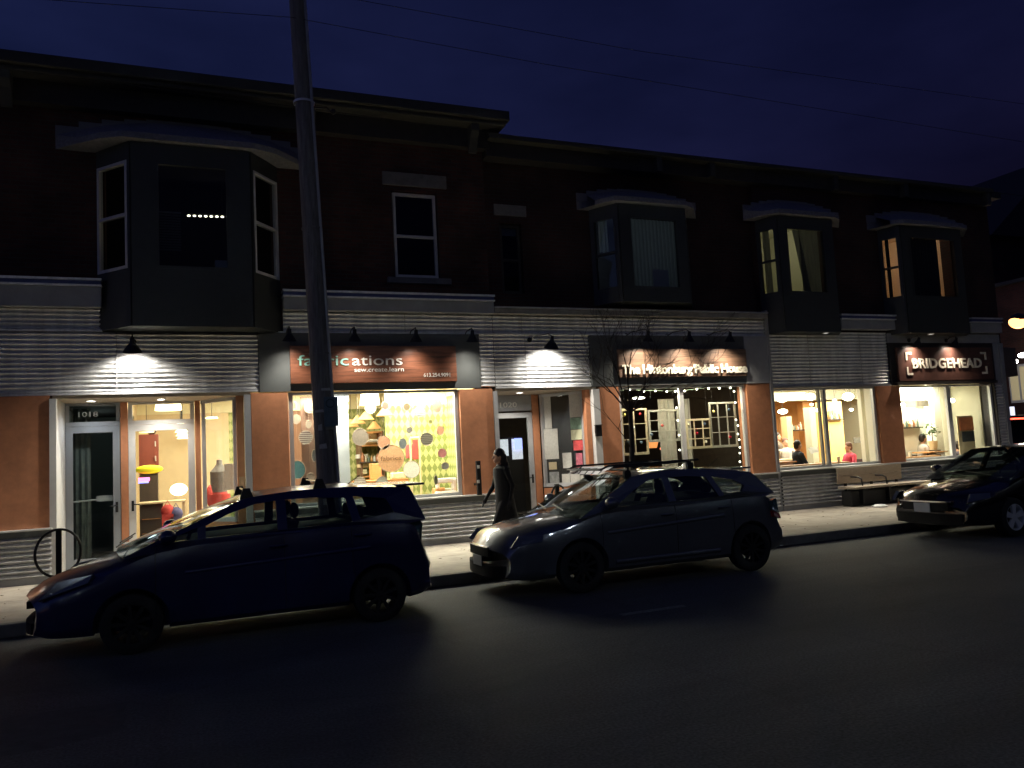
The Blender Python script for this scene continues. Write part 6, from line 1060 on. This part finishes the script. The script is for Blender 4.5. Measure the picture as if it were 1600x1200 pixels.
# parked van on the side street: seen as a dark shape with red tail lamps
V = thing('parked_van', (28.2, 19.6, 0), 'dark van with red tail lamps standing on the side street', 'van'); vx, vy = at(1597, 665, 19.5).x, 19.5
MB().prism([(vx-.85, .35), (vx+1.0, .35), (vx+1.0, 1.3), (vx+.85, 2.15), (vx-.70, 2.15), (vx-.85, 1.3)], vy, vy+4.4).build('body', BLKC, V, bevel=.06)
MB().box(vx-.60, vx+.75, vy-.012, vy-.001, 1.4, 1.95).build('rear_window', GLD, V); RT = M('tail_glow', (1, .05, .03), .4, emit=8, ecol=(1, .06, .03))
for x in (vx-.80, vx+.78): MB().box(x, x+.14, vy-.03, vy-.001, 1.0, 1.3).build('tail_lamp', RT, V, bevel=.01)
MB().box(vx-.6, vx+.7, vy-.02, vy-.001, 2.0, 2.05).build('brake_light', RT, V)
for x in (vx-.84, vx+.79):
    for y in (vy+.9, vy+3.5): MB().lathe([(0, 0), (.2, 0), (.32, .02), (.32, .18), (.2, .2), (0, .2)], (x, y, .32), (1, 0, 0), 24).build('wheel', RUB, V)
p = at(1583, 650, 20.5); tag(MB().box(p.x-.10, p.x+.12, 20.5, 20.53, p.z-.28, p.z+.35).build('street_sign', M('sign_backlit', (.8, .85, 1), .5, emit=1.2, ecol=(.8, .85, 1)), None, loc=p), 'pale lit panel beside the dark van on the side street', 'sign')
# street lamps on the near sidewalk, behind the camera: cut-off heads that light the road and mirror in the cars
for k, x in enumerate((-10, -1.5, 7.5, 17, 27)):
    col = (.78, .87, 1); hd = Vector((x, -2.6, 7.0)); aim = Vector((x+.5, 6.0, 0))-hd; aim.normalize()
    t = thing('street_lamp', (x, -3.6, .15), ('first', 'second', 'third', 'fourth', 'fifth')[k]+' tall street lamp from the left on the near sidewalk behind the photographer', 'street lamp', 'street lamps behind the photographer')
    MB().tube([(x, -3.6, .15), (x, -3.6, 6.6), (x, -3.4, 7.05), (x, -2.7, 7.15)], [.09, .06, .045, .04], n=12).build('pole', BLK, t, smooth=True); MB().lathe([(.0, -.16), (.12, -.14), (.19, -.03), (.19, .0), (.175, .0), (.0, -.02)], hd, aim, 20).build('head', BLK, t, smooth=True)
    MB().lathe([(0, .002), (.17, .002)], hd, aim, 20).build('lens', M('street_lens', (.8, .9, 1), .4, emit=100, ecol=col), t); spot(hd+aim*.05, hd+aim*8, 42, col, 110, 1, .3, 'street_lamp_light')

# dark terrace on the near side of the street, behind the camera: it closes the street and mirrors in the cars and panes
for k, (x0, x1, h) in enumerate(((-34, -12, 9.5), (-11.8, 6, 8.6), (6.2, 24, 10.2), (24.2, 46, 9.0))):
    N_ = thing('terrace_building', ((x0+x1)/2, -9, .15), ('first', 'second', 'third', 'fourth')[k]+' dark brick building from the left on the near side of the street', 'building', 'dark terrace behind the photographer')
    n_ = int((x1-x0)/4.4); hl = [(x0+1.2+4.4*q, x0+3.0+4.4*q, z, z+1.7) for q in range(n_) for z in (1.1, 5.0)]
    wall_open(MB(), x0, x1, .15, h, -7.3, -7.0, hl).build('wall', BRICKB, N_); bx('cornice', CORN, N_, x0-.05, x1+.05, -7.4, -6.6, h+.003, h+.3); bx('rear_wall', BRICKB, N_, x0, x1, -16, -15.7, .15, h)
    for q, (a_, b_, c_, d_) in enumerate(hl): bx('pane', GLD, N_, a_, b_, -7.2, -7.19, c_, d_)
    bx('inner_wall', DARKROOM, N_, x0+.1, x1-.1, -8.6, -8.5, .15, h)

# small trim on the parked cars: wipers, fuel flap, rear wiper, aerial
for c_, d_, x_w, fz in ((c1, d1, .95, .86), (c2, d2, 1.10, .80), (c3, d3, 1.08, .80)):
    X, Yc = d_['X0'], d_['Yc']; zz = d_['zbel'](x_w)+.03
    for y0, y1 in ((-.55, .02), (-.02, .52)): MB().tube([(X+x_w-.10, Yc+y0, zz), (X+x_w+.02, Yc+y1, zz+.05)], .008, n=5).build('wiper', DKP, c_)
    MB().tube([(X+d_['L']-.95, Yc-.3, d_['zr'](d_['L']-1.3)+.02), (X+d_['L']-.80, Yc-.3, d_['zr'](d_['L']-1.3)+.12)], .006, n=5).build('aerial', DKP, c_)
# pole hardware: conduit, staples and torn notices
t = [o for o in bpy.data.objects if o.name.startswith('utility_pole')][0]
ax0 = PB.lerp(PT, .02); ax1 = PB.lerp(PT, .80); MB().tube([ax0+Vector((.13, -.10, 0)), ax1+Vector((.09, -.07, 0))], .024, n=10).build('conduit', GALVD, t, smooth=True)
for f in (.13, .30, .47): q = PB.lerp(PT, f); MB().lathe([(.158-.05*f, 0), (.168-.05*f, .0), (.168-.05*f, .025), (.158-.05*f, .025)], q, (0, 0, 1), 20, closed=True).build('strap', POLEM, t, smooth=True)
random.seed(5)
for k in range(7):
    q = PB.lerp(PT, random.uniform(.10, .26)); a = random.uniform(-2.3, -.9); w_, h_ = random.uniform(.03, .07), random.uniform(.03, .10); u = Vector((-sin(a), cos(a), 0)); n_ = Vector((cos(a), sin(a), 0)); c = q+n_*.152
    MB().add([c-u*w_, c+u*w_, c+u*w_*.8+Vector((0, 0, h_)), c-u*w_+Vector((0, 0, h_*.8)), c-u*w_+n_*.004, c+u*w_+n_*.004, c+u*w_*.8+n_*.004+Vector((0, 0, h_)), c-u*w_+n_*.004+Vector((0, 0, h_*.8))], [(0, 1, 2, 3), (7, 6, 5, 4), (0, 4, 5, 1), (1, 5, 6, 2), (2, 6, 7, 3), (3, 7, 4, 0)]).build('torn_notice', PAPER, t)
# street surface: tar patches, manhole cover, dead leaves along the kerb
PT_ = M('tar_patch', (.042, .046, .053), .85, var=.3, bump=.4)
for x0, x1, y0, y1 in ((7.4, 10.6, 7.1, 7.45), (-2.5, -.4, 6.3, 7.2)):
    n_ = 18; mb = MB(); pl = []
    for k in range(n_): a = 2*pi*k/n_; c_, s_ = cos(a), sin(a); m_ = max(abs(c_), abs(s_)); pl.append(((x0+x1)/2+(x1-x0)/2*c_/m_+random.uniform(-.05, .05), (y0+y1)/2+(y1-y0)/2*s_/m_+random.uniform(-.05, .05), .004))
    tag(mb.add(pl, [tuple(range(n_))]).build('asphalt_patch', PT_, None), kind='structure')
mb = MB()
for k in range(420):
    near = random.random() < .6; x = random.uniform(-3, 20); y = random.gauss(10.66, .05) if near else random.uniform(10.95, 14.35); z = .006 if near else .156
    if near and y > 10.74: y = 10.70
    a = random.uniform(0, 6.3); r_ = random.uniform(.012, .035); mb.add([(x+r_*cos(a), y+r_*sin(a), z), (x-r_*.5*sin(a), y+r_*.5*cos(a), z+.008), (x-r_*cos(a), y-r_*sin(a), z), (x+r_*.5*sin(a), y-r_*.5*cos(a), z+.006)], [(0, 1, 2, 3)])
tag(mb.build('dead_leaves', M('leaf_litter', (.10, .07, .04), .9, var=.5, vs=4), None), 'scattered dead leaves and grit along the kerb and sidewalk', 'leaves', kind='stuff')
